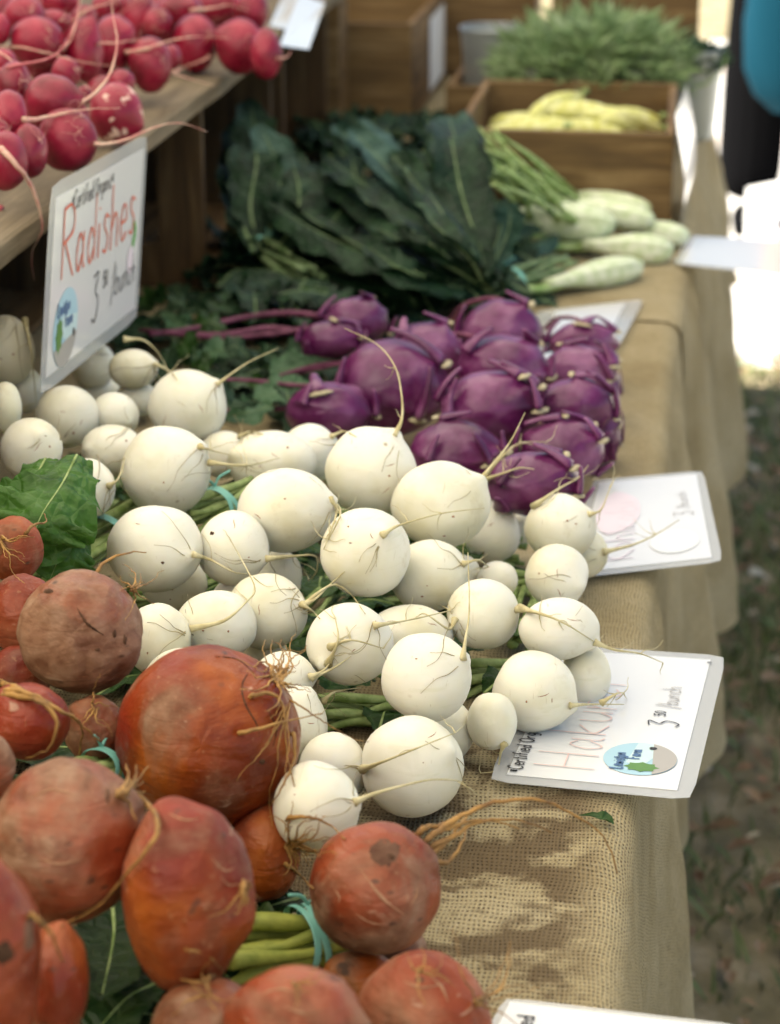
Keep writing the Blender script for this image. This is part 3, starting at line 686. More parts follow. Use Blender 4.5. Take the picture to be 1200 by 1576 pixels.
b = lambda *a, **k: B('beet', *a, **k)
b(322, 1134, 136, 136, .085, 'biggest beet, rust orange with a tangle of roots at its upper right', (425, 1060), col=(.05, .5, 0))
b(125, 973, 93, 93, .12, 'dusty pink round beet above the biggest one', (205, 1000), col=(.8, .85, 0))
b(22, 846, 42, 50, .12, 'orange-streaked beet at the picture edge under the green leaf', (0, 830), col=(.6, .3, 0))
b(34, 945, 50, 60, .11, 'beet at the picture edge left of the dusty pink one', (70, 900), bias=1, col=(.75, .4, 0))
b(30, 1040, 48, 46, .09, 'dark shaded beet below the dusty pink one', bias=2, col=(.2, .4, 0))
b(45, 1110, 60, 58, .11, 'orange beet with long yellow roots draped across it', (10, 1060), col=(.3, .2, 0))
b(146, 1122, 46, 50, .09, 'small rough beet left of the biggest one', (110, 1090), bias=1, col=(.5, .7, 0))
b(102, 1295, 113, 127, .10, 'large pink and brown beet with a yellow root tuft, left of the bright orange one', (205, 1235), col=(.75, .7, 0))
b(288, 1374, 99, 142, .075, 'tall smooth beet, orange on top and crimson below', (380, 1400), col=(.12, .3, 0))
b(408, 1312, 52, 76, .05, 'crimson beet squeezed below the biggest one with a brown root beard', (452, 1300), bias=2, col=(.35, .25, 0))
b(578, 1367, 99, 97, .035, 'brown-pink beet with a grey scar lying alone on the burlap', (668, 1305), col=(.9, .62, 0))
b(-22, 1470, 82, 150, .12, 'pink beet with black spots cut by the lower left picture edge', (60, 1600), col=(.95, .45, 0))
b(88, 1510, 46, 88, .075, 'narrow red beet right of the black-spotted one', (100, 1420), bias=2, col=(.5, .1, 0))
b(-22, 1180, 45, 52, .11, 'pale beet just showing at the picture edge above the large pink and brown one', col=(.9, .5, 0))
b(455, 1578, 104, 88, .04, 'red and tan beet at the bottom edge below the tied beet stems', (560, 1590), col=(.8, .5, 0))
b(318, 1584, 84, 78, .05, 'dark brown beet at the bottom edge below the tall smooth one', (250, 1600), bias=1, col=(.4, .8, 0))
b(648, 1562, 98, 97, .02, 'coral beet at the bottom edge next to the lowest card', (740, 1590), col=(.85, .35, 0))
b(553, 1512, 60, 50, .01, 'dark beet in the gap between the two bottom beets and the scarred one', bias=4, col=(.2, .5, 0))
b(615, 1462, 40, 38, .0, 'small tan beet peeping out under the scarred beet', bias=5, col=(.9, .9, 0))

RG = 'red radishes piled on the shelf'
rl = lambda *a, **k: B('radish', *a, **k)
z = lambda x: x / 2.667
RAD = [  # zoom coordinates
 (100, 70, 78, 80, 'radish near the upper picture edge behind the big dark-topped one', None), (15, 50, 55, 75, 'radish in the very corner of the picture', None),
 (150, 172, 106, 96, 'broad radish with a brownish top left of the fallen root', (240, 250)), (245, 5, 75, 58, 'radish at the top edge above the broad brownish one', None),
 (215, 92, 68, 48, 'radish peeking over the broad brownish one', None), (345, 212, 73, 125, 'tall radish with a scuffed shoulder in the middle of the pile', (380, 100)),
 (345, 80, 52, 55, 'small radish behind the scuffed tall one', None), (468, 178, 82, 108, 'radish under the long root that hangs down the pile', (540, 140)),
 (440, 30, 62, 58, 'pale pink radish at the top edge where roots cross', None), (570, 65, 62, 92, 'dull radish with a forked root at the top of the pile', (640, 60)),
 (618, 268, 80, 106, 'bright egg-shaped radish at the front with its root running right', (520, 215)), (500, 340, 50, 52, 'small radish in shade between the bright one and the front ones', None),
 (645, 95, 58, 60, 'radish behind the long horizontal root', None), (740, 45, 90, 68, 'radish with a root pointing right near the top edge', (790, 40)),
 (800, 178, 84, 112, 'deep red radish behind the end of the horizontal root', None), (700, 235, 42, 48, 'brownish small radish between two bright ones', None),
 (880, 25, 100, 72, 'dark maroon radish at the top edge', None), (1030, 45, 68, 80, 'maroon radish at the far end of the top row', None),
 (985, 190, 92, 105, 'bright radish at the far end of the shelf', (900, 150)), (1090, 222, 60, 98, 'outermost radish hanging over the far shelf corner', (1150, 240)),
 (58, 355, 68, 95, 'radish under the crossing roots at the left edge', (90, 290)), (200, 240, 105, 92, 'shaded radish beneath the broad brownish one', None),
 (270, 300, 54, 62, 'radish showing between the tall scuffed one and the bright crimson one', None), (215, 425, 110, 112, 'brightest crimson radish, shiny on top', (330, 420)),
 (345, 390, 32, 36, 'tiny dull radish beside the brightest crimson one', None), (475, 466, 102, 116, 'red radish with white scars at the front corner above the card', (575, 520)),
 (275, 575, 113, 122, 'largest plum-pink radish just above the radish card', (385, 590)), (40, 475, 66, 100, 'radish whose thick root points right across the pile', (100, 495)),
 (118, 620, 72, 105, 'pink radish at the shelf edge left of the largest one', None), (20, 660, 90, 112, 'lowest radish at the left edge with a root hanging over the plank', (20, 600)),
 (-10, 555, 50, 72, 'radish cut by the picture edge above the hanging root', (10, 600)), (0, 120, 40, 60, 'red radish cut by the picture edge under the corner one', None),
 (535, 15, 60, 50, 'radish at the top edge right of the pale pink one', None), (15, 260, 50, 55, 'dull radish at the picture edge above the crossing roots', None),
 (650, 10, 50, 40, 'radish at the top edge left of the one with a root pointing right', None)]
FILL = [(180, 40, 'between the corner radish and the top row'), (290, 130, 'left of the tall scuffed one'), (400, 300, 'below the scuffed one'), (560, 205, 'left of the bright egg-shaped one'), (90, 240, 'under the broad brownish one at the left'),
        (300, 480, 'between the brightest crimson and white-scarred ones'), (410, 120, 'where three roots cross'), (600, 150, 'above the bright egg-shaped one'), (710, 130, 'under the top row, left of the deep red one'), (880, 110, 'between the maroon ones'), (120, 520, 'under the thick pointing root'), (420, 380, 'behind the white-scarred one')]
RAD += [(x, y, 62, 64, 'small shaded radish ' + lb, None) for x, y, lb in FILL]
for i, (x, y, rx, ry, lb, tip) in enumerate(RAD):
    lift = .004 + max(0, (560 - x)) / 560 * .05 + max(0, (400 - y)) / 400 * .02
    if i in (25, 26, 28, 29): lift = .002
    if i in (10, 14, 16, 18, 19): lift = .004
    rl(z(x), z(y), z(rx), z(ry), lift, lb, None if tip is None else (z(tip[0]), z(tip[1])), bias=4 if i >= 35 else 3 if i in (21, 24) else 0, col=(1 if i == 25 else 0, 0, 0))

k_ = lambda x, y, rx, ry, *a, **k: B('kohlrabi', x, y, rx * 1.1, ry * 1.12, *a, **k)
k_(505, 634, 64, 44, .02, 'kohlrabi lying nearest the back turnips, left of the others')
k_(545, 496, 50, 36, .05, 'kohlrabi at the back left with its curved stem base towards the kale')
k_(507, 523, 46, 28, .045, 'small kohlrabi just in front of the back left one')
k_(602, 598, 84, 70, .04, 'largest and darkest kohlrabi with cream leaf scars on top')
k_(655, 548, 56, 50, .05, 'kohlrabi with yellowish cut leaf ends behind the largest one')
k_(772, 512, 61, 48, .05, 'bright purple kohlrabi at the back under an arching stem')
k_(772, 568, 68, 48, .045, 'glossy kohlrabi in the centre of the pile')
k_(757, 628, 76, 55, .035, 'grey-purple kohlrabi with a big cream scar facing right')
k_(702, 700, 70, 50, .025, 'kohlrabi just behind the fork-rooted turnip')
k_(865, 694, 62, 46, .02, 'kohlrabi with frilly cream scars at the right front')
k_(822, 745, 70, 48, .008, 'frontmost kohlrabi with a thick pale petiole across it')
k_(885, 628, 56, 44, .02, 'round magenta kohlrabi at the right edge of the pile')
k_(926, 668, 28, 44, .0, 'shaded kohlrabi on the burlap at the right end', bias=2)
k_(890, 572, 56, 38, .03, 'kohlrabi under two arching petioles at the right')
k_(898, 528, 50, 32, .02, 'rearmost right kohlrabi beside the white card')
k_(934, 600, 20, 40, .0, 'kohlrabi peeping out at the right edge next to the bare burlap', bias=3)

FLOOR = {'turnip': T + .004, 'beet': T + .004, 'radish': T + .281, 'kohlrabi': T + .004}
for q in BOD:
    g_ = {'turnip': 1.06, 'beet': 1.03, 'radish': 1.08, 'kohlrabi': 1.03}[q['kind']]; q['rx'] *= g_; q['ry'] *= g_
    q['rp'] = (q['rx'] + q['ry']) / 2
    d = dz(q['cx'], q['cy'], FLOOR[q['kind']] + .03 + q['lift'])
    q['d0'] = q['d'] = d + q['bias'] * .008
    q['key'] = q['cy'] + q['ry'] * .8 - q['bias'] * 45
dirs = [ray(q['cx'], q['cy']) for q in BOD]
rmin = [min(q['rx'], q['ry']) * .35 + max(q['rx'], q['ry']) * .65 for q in BOD]
pairs = [(i, j) for i in range(len(BOD)) for j in range(i + 1, len(BOD))
         if math.hypot(BOD[i]['cx'] - BOD[j]['cx'], BOD[i]['cy'] - BOD[j]['cy']) < rmin[i] + rmin[j] + 4 and ((BOD[i]['kind'] == 'radish') == (BOD[j]['kind'] == 'radish'))]
for it in range(260):
    for i, j in pairs:
        a, c_ = BOD[i], BOD[j]
        if a['key'] < c_['key']: a, c_, i_, j_ = c_, a, j, i
        else: i_, j_ = i, j
        ra, rc = a['rp'] * a['d'] / FPX, c_['rp'] * c_['d'] / FPX
        pa, pc = CAM + dirs[i_] * a['d'], CAM + dirs[j_] * c_['d']
        # effective radii along the joining screen direction
        lat = math.hypot(a['cx'] - c_['cx'], a['cy'] - c_['cy']); al = math.atan2(a['cy'] - c_['cy'], a['cx'] - c_['cx'])
        def eff(q): return (q['rx'] * q['ry'] / math.hypot(q['ry'] * math.cos(al), q['rx'] * math.sin(al)) + q['rp']) / 2
        s_ = (eff(a) + eff(c_)) * .965 * (a['d'] + c_['d']) / 2 / FPX; l_ = lat * (a['d'] + c_['d']) / 2 / FPX
        if l_ >= s_: continue
        need = math.sqrt(s_ * s_ - l_ * l_); gap = c_['d'] - a['d']
        if gap < need:
            m_ = (need - gap) * .25; a['d'] -= m_; c_['d'] += m_
    for k, q in enumerate(BOD):
        q['d'] += (q['d0'] - q['d']) * .02
        r_ = q['ry'] * q['d'] / FPX
        if (CAM + dirs[k] * q['d']).z < FLOOR[q['kind']] + r_ * .9:
            zt_ = FLOOR[q['kind']] + r_ * .9; q['d'] += (dz(q['cx'], q['cy'], zt_) - q['d']) * .6
for k, q in enumerate(BOD): q['p'] = CAM + dirs[k] * q['d']

def surf_depth(px, py, near=None, tol=.06):
    best = None
    for q in BOD:
        u = (px - q['cx']) / q['rx']; v = (py - q['cy']) / q['ry']; s_ = u * u + v * v
        if s_ < 1:
            d = q['d'] - q['rp'] * q['d'] / FPX * math.sqrt(1 - s_)
            if best is None or d < best: best = d
    return best
def drape(pts, start_d, lift=.0025, n=5, jit=0.0, own=None):
    """3-D points following screen-space points, resting on whatever round thing is under them"""
    dense = spline([Vector((x, y, 0)) for x, y in pts], n)
    ds = []; d = start_d
    for i, p in enumerate(dense):
        s_ = surf_depth(p.x, p.y)
        if s_ is not None and abs(s_ - d) < .07: tgt = min(s_ - lift, d + .012)
        elif s_ is not None and s_ < d: tgt = s_ - lift
        else:
            tab = dz(p.x, p.y, T + .006) if d < 9 else d
            tgt = min(d + .004, tab)
        d = tgt if i == 0 else d * .35 + tgt * .65
        if s_ is not None: d = min(d, s_ - lift * .6) if i > 0 else d
        ds.append(d)
    for _ in range(2):
        ds = [ds[0]] + [min(ds[i], (ds[i - 1] + ds[i] * 2 + ds[i + 1]) / 4) for i in range(1, len(ds) - 1)] + [ds[-1]]
    return [at_d(p.x + rnd.uniform(-jit, jit), p.y + rnd.uniform(-jit, jit), d) for p, d in zip(dense, ds)]

def lifted(pts, h):
    n_ = len(pts) - 1
    return [p + (CAM - p).normalized() * (h * math.sin(math.pi * min(1, i / n_ * 1.15)) ** 1 if i / n_ < .87 else 0) for i, p in enumerate(pts)]
def body_mesh(q, idx):
    kind = q['kind']; sc = q['d'] / FPX; rx, ry = q['rx'] * sc, q['ry'] * sc; rz = min((rx + ry) / 2, q['rp'] * sc)
    nu, nv = {'turnip': (36, 24), 'beet': (72, 48), 'radish': (30, 20), 'kohlrabi': (56, 40)}[kind]
    if q['rx'] > 60 and kind == 'turnip': nu, nv = 48, 32
    tip = None
    if q['tip']:
        u = (q['tip'][0] - q['cx']) / q['rx']; v = -(q['tip'][1] - q['cy']) / q['ry']; s_ = min(.98, math.hypot(u, v)); l = math.hypot(u, v) or 1
        tip = Vector((u / l * s_, v / l * s_, math.sqrt(1 - s_ * s_)))
    sd_ = Vector((idx * 3.7, idx * 1.3, 5))
    rr = random.Random(idx)
    pets = []
    if kind == 'kohlrabi':
        for k in range(6):
            a = k * 2.4 + rr.random(); zc = rr.uniform(-.35, .85)
            p = Vector((math.cos(a) * math.sqrt(1 - zc * zc), math.sin(a) * math.sqrt(1 - zc * zc), 0)); p = Vector((p.x, p.y * .9 + .1, zc)).normalized()
            axis = Vector((rr.uniform(-.5, .5), .9, .3)).normalized(); w = p.cross(axis).normalized(); pets.append((p, w, w.cross(p).normalized()))
    q['pets'] = pets; q['tipv'] = tip
    V = []; bx, by, bz = Rt, Up, -Fw
    for j in range(nv + 1):
        th = math.pi * j / nv
        for i in range(nu):
            ph = 2 * math.pi * i / nu
            d = Vector((math.sin(th) * math.cos(ph), math.sin(th) * math.sin(ph), math.cos(th)))
            r = 1.0
            if kind == 'turnip':
                r += .05 * noise.noise(d * 1.3 + sd_) + .008 * noise.noise(d * 6 + sd_)
                if tip:
                    a = d.dot(tip); r += .13 * math.exp(-(1 - a) / .018) + .035 * math.exp(-(1 - a) / .12) - .02 * max(0, a) ** 2
                    r -= .05 * math.exp(-(1 + a) / .05)
            elif kind == 'radish':
                r += .05 * noise.noise(d * 1.5 + sd_) + .012 * noise.noise(d * 5 + sd_)
                if tip: a = d.dot(tip); r += .16 * math.exp(-(1 - a) / .03) + .04 * math.exp(-(1 - a) / .2)
            elif kind == 'beet':
                r += .075 * noise.noise(d * 1.3 + sd_) + .030 * noise.noise(d * 2.6 + sd_ * 1.7) + .014 * noise.noise(d * 4.5 + sd_) + .006 * noise.noise(d * 14 + sd_)
                cr = abs(noise.noise(d * 2.2 + sd_ + Vector((9, 0, 0)))); r -= .016 * math.exp(-(cr / .03) ** 2)
                if tip:
                    a = d.dot(tip); r += .10 * math.exp(-(1 - a) / .05); r += .010 * math.sin(min(1, 1 - a) * 60) * math.exp(-(1 - a) / .10); r -= .05 * abs(noise.noise(d * 5 + sd_ * 2)) * math.exp(-(1 - a) / .35)
            else:
                r = .90 + .05 * noise.noise(d * 2 + sd_) + .012 * noise.noise(d * 7 + sd_)
                for (p, w, nn) in pets:
                    if d.dot(p) > 0:
                        a_ = d.dot(w); b_ = d.dot(nn)
                        ridge = math.exp(-(a_ / .42) ** 2) * math.exp(-((b_ - .25 * a_ * a_) / .10) ** 2)
                        shelf = math.exp(-(a_ / .45) ** 2) * (1 / (1 + math.exp(-(b_) / .04))) * math.exp(-max(0, b_) / .3)
                        r += .07 * ridge + .06 * shelf
                r = min(r, 1.12)
            V.append(bx * (d.x * rx * r) + by * (d.y * ry * r) + bz * (d.z * rz * r))
    Fc = [(j * nu + i, (j + 1) * nu + i, (j + 1) * nu + (i + 1) % nu, j * nu + (i + 1) % nu) for j in range(nv) for i in range(nu)]
    o = mesh_obj(kind, V, Fc, M[{'turnip': 'turnip', 'beet': 'beet', 'radish': 'radish', 'kohlrabi': 'kohl'}[kind]])
    o.location = q['p']; o.color = (*q['col'], 1)
    tag(o, q['label'], kind, q['group'] or {'turnip': HEAP, 'beet': 'golden red beets heaped at the near end', 'radish': RG, 'kohlrabi': 'purple kohlrabi in a pile'}[kind])
    q['o'] = o; return o

def child(mb, name, m, q):
    if not mb.v: return None
    p = q['p']; mb.v = [(v[0] - p.x, v[1] - p.y, v[2] - p.z) for v in mb.v]
    return mb.obj(name, m, q['o'])
def root_tube(mb, pts, r0, r1, seg=6, kink=.0):
    n_ = len(pts); pts = [p + Vector([rnd.uniform(-kink, kink) for _ in range(3)]) * (1 if 0 < i else 0) for i, p in enumerate(pts)]
    mb.tube(pts, [max(r1, r0 * (1 - i / (n_ - 1)) ** 1.25 * (1 + .12 * rnd.random()) + r1 * .6) for i in range(n_)], seg)
def wander(x, y, ang, L, n_, turn):
    out = [(x, y)]
    for _ in range(n_):
        ang += rnd.uniform(-turn, turn); x += math.cos(ang) * L / n_; y += math.sin(ang) * L / n_; out.append((x, y))
    return out

for i, q in enumerate(BOD): body_mesh(q, i)
for i, q in enumerate(BOD):
    kd = q['kind']; sc = q['d'] / FPX
    if kd == 'turnip':
        for rt in q['roots']:
            d0 = surf_depth(*rt[0]) or q['d']
            pts = lifted(drape(rt, d0 + .002, .003), .011 if len(rt) > 2 else .003)
            m = MB(); thick = .0014 if len(rt) <= 5 else .0013
            n_r = len(pts); m.tube(pts, [thick * (.18 + .60 * (1 - i_ / n_r) + 1.5 * math.exp(-9 * i_ / n_r)) * (.9 + .2 * rnd.random()) for i_ in range(n_r)], 8)
            child(m, 'root', M['troot'], q)
            if rnd.random() < .8:
                h = MB()
                for _ in range(rnd.randint(2, 5)):
                    k = rnd.randrange(1, max(2, len(rt))); x, y = rt[k]
                    root_tube(h, drape(wander(x, y, rnd.uniform(0, 6.28), rnd.uniform(15, 45), 4, .6), depth(pts[min(len(pts) - 1, k * 5)]), .001, 3), .0004, .00018, 4)
                child(h, 'root_hair', M['troot'], q)
        if q['tip'] and q['rx'] > 34:
            h = MB()
            for _ in range(rnd.randint(2, 4)):
                x = q['tip'][0] + rnd.uniform(-6, 6); y = q['tip'][1] + rnd.uniform(-6, 6)
                d0 = surf_depth(x, y)
                if d0 is None: continue
                a = math.atan2(q['cy'] - y, q['cx'] - x) + rnd.uniform(-1.6, 1.6)
                root_tube(h, drape(wander(x, y, a, rnd.uniform(25, 90), 5, .5), d0, .0007, 4), .00035, .00016, 4)
            child(h, 'root_hair', M['thair'], q)
HAIR_EXTRA = {  # beet roots: (beet label start, [px paths], thickness, mat)
}
def find(s): return [q for q in BOD if q['label'].startswith(s)][0]
def roots_on(q, paths, r0, r1, m, name='root', lift=.003, kink=.0004, n=5):
    for pth in paths:
        d0 = surf_depth(*pth[0]) or q['d']
        mb = MB(); root_tube(mb, [at_d(pth[0][0] + (q['cx'] - pth[0][0]) * .14, pth[0][1] + (q['cy'] - pth[0][1]) * .14, d0 + .006)] + lifted(drape(pth, d0 + .001, lift, n), .006 if len(pth) > 3 else 0), r0, r1, 6, kink); child(mb, name, M[m], q)
def tuft(q, x, y, ang, spread, L, n_, r0, m, lift=.004, turn=.7, name='root_hair'):
    mb = MB(); d0 = surf_depth(x, y) or q['d']
    for _ in range(n_):
        a = ang + rnd.gauss(0, spread); p = wander(x + rnd.uniform(-6, 6), y + rnd.uniform(-6, 6), a, L * rnd.uniform(.4, 1.15), 6, turn)
        pts = drape(p, d0, lift * rnd.uniform(.2, 1.2), 4); hl = rnd.choice((0, 0, .006, .014, .022)) * L / 70; pts = [q_ + (CAM - q_).normalized() * hl * (i_ / len(pts)) ** .8 for i_, q_ in enumerate(pts)]
        root_tube(mb, pts, r0 * rnd.uniform(.5, 1), r0 * .22, 5, .0004)
    child(mb, name, M[m], q)
q = find('biggest beet'); tuft(q, 425, 1045, -.2, 1.7, 75, 26, .0010, 'broot', turn=1.1); tuft(q, 440, 1080, 1.4, .5, 170, 5, .0009, 'broot', turn=.3)
roots_on(q, [[(388, 1070), (420, 1068), (436, 1090), (440, 1150), (452, 1210)], [(372, 1128), (410, 1118), (450, 1108), (496, 1098)], [(452, 1130), (452, 1170), (432, 1215), (415, 1240)]], .0013, .0004, 'broot')
q = find('dusty pink'); tuft(q, 205, 905, -.5, .8, 50, 10, .0008, 'broot'); roots_on(q, [[(150, 880), (165, 862), (200, 850), (225, 850)]], .0012, .0004, 'broot')
q = find('orange-streaked'); roots_on(q, [[(40, 820), (52, 808), (70, 803), (68, 790)]], .0012, .0004, 'broot'); tuft(q, 0, 830, 1.2, .3, 70, 7, .001, 'broot')
q = find('orange beet with long'); roots_on(q, [[(-5, 1066), (30, 1062), (75, 1082), (110, 1105), (155, 1140)], [(0, 1050), (50, 1072), (95, 1095), (125, 1115), (122, 1160)], [(10, 1068), (60, 1078), (88, 1112), (75, 1150), (40, 1168)], [(-5, 1072), (40, 1070), (80, 1088)]], .0019, .0006, 'broot', kink=.0007)
q = find('large pink and brown'); tuft(q, 185, 1222, -.15, .35, 55, 18, .0017, 'broot', turn=.5); roots_on(q, [[(215, 1225), (240, 1255), (238, 1290), (195, 1345), (150, 1395), (95, 1425)]], .0014, .0007, 'broot')
q = find('tall smooth'); tuft(q, 375, 1360, 1.4, .35, 70, 9, .0010, 'broot'); roots_on(q, [[(288, 1460), (315, 1468), (345, 1495)], [(330, 1500), (305, 1512), (260, 1500)]], .0013, .0004, 'broot')
q = find('crimson beet'); tuft(q, 445, 1305, -.1, .5, 70, 22, .0011, 'broot'); roots_on(q, [[(445, 1258), (475, 1258), (505, 1268), (530, 1292)], [(440, 1330), (460, 1345), (482, 1368)]], .0013, .0005, 'broot')
q = find('brown-pink'); roots_on(q, [[(660, 1290), (700, 1262), (760, 1235), (830, 1232), (885, 1255), (930, 1290), (950, 1345)], [(668, 1300), (700, 1285), (735, 1265), (790, 1262), (850, 1280)], [(670, 1310), (692, 1290), (715, 1260), (740, 1240)], [(672, 1325), (690, 1325), (712, 1295), (720, 1272)], [(665, 1285), (690, 1275), (740, 1262), (800, 1275)], [(650, 1275), (680, 1268), (712, 1255)]], .0016, .0005, 'broot', lift=.002, kink=.0006)
q = find('pink beet with black'); roots_on(q, [[(50, 1408), (75, 1432), (90, 1465), (96, 1480)]], .0012, .0005, 'broot')
for s_ in ('red and tan', 'coral', 'dark brown', 'small rough'):
    q = find(s_); x, y = q['cx'], q['cy'] - q['ry'] * .7; tuft(q, x, y, 0, 2.5, 60, 6, .0007, 'broot')
q = find('coral'); tuft(q, 735, 1545, -.2, .6, 110, 8, .0008, 'broot', turn=.5); 
from mathutils.bvhtree import BVHTree
def on_skin(q):
    if 'bvh' not in q:
        me = q['o'].data; q['bvh'] = BVHTree.FromPolygons([v.co + q['p'] for v in me.vertices], [tuple(p_.vertices) for p_ in me.polygons])
    def f(x, y, lift=.0004):
        h = q['bvh'].ray_cast(CAM, ray(x, y).normalized())
        return (h[0] + h[1] * lift) if h[0] else None
    return f
def scar(q, x, y, rx, ry, m, name='skin_scar'):
    f = on_skin(q); V = []; Fc = []; K_ = 14
    c_ = f(x, y, .0007)
    if c_ is None: return
    V.append(c_)
    for ring in (.5, 1.0):
        for k in range(K_):
            a = 2 * math.pi * k / K_; rr_ = ring * (1 + .45 * noise.noise(Vector((math.cos(a) * 1.5 + x, math.sin(a) * 1.5 + y, ring))))
            p = f(x + math.cos(a) * rx * rr_, y + math.sin(a) * ry * rr_, .0006 if ring < 1 else .0001)
            if p is None: return
            V.append(p)
    Fc = [(0, 1 + k, 1 + (k + 1) % K_) for k in range(K_)] + [(1 + k, 1 + K_ + k, 1 + K_ + (k + 1) % K_, 1 + (k + 1) % K_) for k in range(K_)]
    mb = MB(); mb.add(V, Fc); child(mb, name, M[m], q)
def scratch(q, pts, r_, m, name='skin_crack'):
    f = on_skin(q); P_ = [f(p.x, p.y, -.0001) for p in spline([Vector((a, b_, 0)) for a, b_ in pts], 5)]; P_ = [p for p in P_ if p is not None]
    if len(P_) > 3:
        mb = MB(); n_ = len(P_); mb.tube(P_, [r_ * (.25 + math.sin(math.pi * i_ / (n_ - 1))) * rnd.uniform(.7, 1.2) for i_ in range(n_)], 5); child(mb, name, M[m], q)
M['scar_dark'] = root_mat('dark scar', (.035, .018, .010), (.11, .055, .03)); M['scar_pale'] = root_mat('pale crack', (.32, .15, .08), (.46, .27, .16)); M['scar_grey'] = root_mat('grey scar', (.10, .045, .028), (.20, .11, .07))
for k_m in ('scar_dark', 'scar_pale', 'scar_grey'): M[k_m].node_tree.nodes['Principled BSDF'].inputs['Specular IOR Level'].default_value = .1
q = find('brown-pink'); scar(q, 592, 1312, 24, 20, 'scar_grey'); scar(q, 600, 1318, 9, 7, 'scar_dark')
for pts in ([(552, 1335), (575, 1365), (600, 1392), (628, 1412)], [(560, 1350), (590, 1385), (620, 1405)], [(515, 1370), (522, 1380), (520, 1392)], [(545, 1405), (570, 1420), (600, 1425)], [(630, 1395), (640, 1380), (642, 1365)]): scratch(q, pts, .0005, 'scar_pale')
q = find('pink beet with black'); scar(q, 5, 1466, 14, 18, 'scar_dark'); scar(q, 44, 1440, 9, 24, 'scar_grey')
q = find('dusty pink'); scratch(q, [(118, 935), (130, 955), (140, 965), (160, 978)], .0008, 'scar_dark'); [scar(q, x_, y_, w_, h_, 'scar_dark') for x_, y_, w_, h_ in ((74, 910, 7, 4), (176, 976, 3, 6), (192, 985, 3, 8), (150, 1000, 4, 3))]
q = find('biggest beet'); [scratch(q, p_, .0005, 'scar_dark') for p_ in ([(385, 1030), (372, 1055), (378, 1085), (395, 1115), (400, 1140)], [(410, 1090), (425, 1120), (420, 1150)], [(330, 1010), (365, 1015), (395, 1040)])]; scar(q, 403, 1172, 5, 4, 'scar_dark')
q = find('large pink and brown'); [scar(q, x_, y_, w_, h_, 'scar_grey') for x_, y_, w_, h_ in ((165, 1225, 3, 12),)]; [scratch(q, p_, .0006, 'scar_pale') for p_ in ([(40, 1230), (80, 1215), (120, 1225)], [(60, 1320), (90, 1330), (130, 1322)])]
q = find('tall smooth'); [scratch(q, p_, .0005, 'scar_pale') for p_ in ([(325, 1320), (345, 1340), (362, 1335)], [(340, 1350), (352, 1362), (370, 1360)], [(255, 1250), (285, 1262), (310, 1258)])]
q = find('red and tan'); [scratch(q, p_, .0006, 'scar_pale') for p_ in ([(400, 1530), (430, 1522), (470, 1530)], [(440, 1550), (470, 1560), (500, 1552)])]
q = find('coral'); [scratch(q, p_, .0006, 'scar_pale') for p_ in ([(620, 1510), (650, 1520), (690, 1512)], [(660, 1500), (680, 1520), (690, 1545)])]
q = find('turnip with one brown pit'); scar(q, 326, 821, 3.5, 3, 'scar_dark', 'pit')
q = find('large turnip beside'); scar(q, 250, 866, 2.5, 2, 'scar_dark', 'pit')
for q in BOD:
    if q['kind'] == 'turnip' and q['rx'] > 40:
        for _ in range(rnd.randint(1, 3)):
            a = rnd.uniform(0, 6.28); r_ = rnd.uniform(.2, .75); x_, y_ = q['cx'] + q['rx'] * r_ * math.cos(a), q['cy'] + q['ry'] * r_ * math.sin(a); b_ = rnd.uniform(0, 6.28)
            if rnd.random() < .5: scar(q, x_, y_, rnd.uniform(1, 2.4), rnd.uniform(.8, 1.8), 'scar_pale', 'blemish')
            else: scratch(q, wander(x_, y_, b_, rnd.uniform(8, 22), 3, .5), .0003, 'scar_pale', 'scuff')
# radish roots (zoom coordinates)
zr = lambda pts: [(z(a), z(c_)) for a, c_ in pts]
RR = [(2, [(-20, 200), (60, 192), (180, 215), (260, 235), (380, 262), (480, 275)], .0016, 'rroot'), (2, [(-20, 290), (100, 262), (200, 240), (260, 190), (310, 80), (320, -20)], .0017, 'rroot2'),
      (24, [(0, 0)], 0, ''), (23, [(330, 425), (400, 370), (455, 290), (480, 170), (462, 60), (455, -30)], .0020, 'rroot'), (27, [(100, 492), (130, 492), (220, 475), (340, 450), (495, 442)], .0030, 'rroot'),
      (10, [(520, 215), (600, 200), (700, 168), (800, 150), (940, 158)], .0024, 'rroot'), (26, [(385, 592), (450, 590), (540, 565), (640, 520), (740, 505), (850, 540)], .0020, 'rroot'),
      (29, [(5, 612), (60, 670), (120, 750), (160, 850), (170, 950), (130, 1040), (140, 1150)], .0030, 'rroot'), (13, [(785, 42), (860, 35), (940, 22), (1020, 45)], .0024, 'rroot'),
      (9, [(640, 10), (610, 60), (570, 140)], .0022, 'rroot2'), (14, [(860, 235), (800, 260), (710, 290)], .0018, 'rroot'), (19, [(1140, 240), (1175, 235), (1195, 205)], .0016, 'rroot'),
      (18, [(700, 300), (780, 325), (880, 352)], .0012, 'rroot'), (8, [(300, 90), (360, 40), (440, 15), (500, -10)], .0018, 'rroot'), (20, [(-10, 210), (60, 260), (95, 320)], .0014, 'rroot'),
      (5, [(250, 200), (290, 160), (320, 60), (330, -10)], .0018, 'rroot'), (28, [(-10, 880), (40, 905), (110, 912)], .0022, 'rroot2'), (9, [(480, 60), (540, 30), (620, -10)], .0016, 'rroot2'), (7, [(400, 180), (480, 175), (560, 165), (640, 170)], .0012, 'rroot')]
rb = [q for q in BOD if q['kind'] == 'radish']
for k, pth, r0, m in RR:
    if r0: roots_on(rb[k], [zr(pth)], r0, .0003, m, lift=.004)
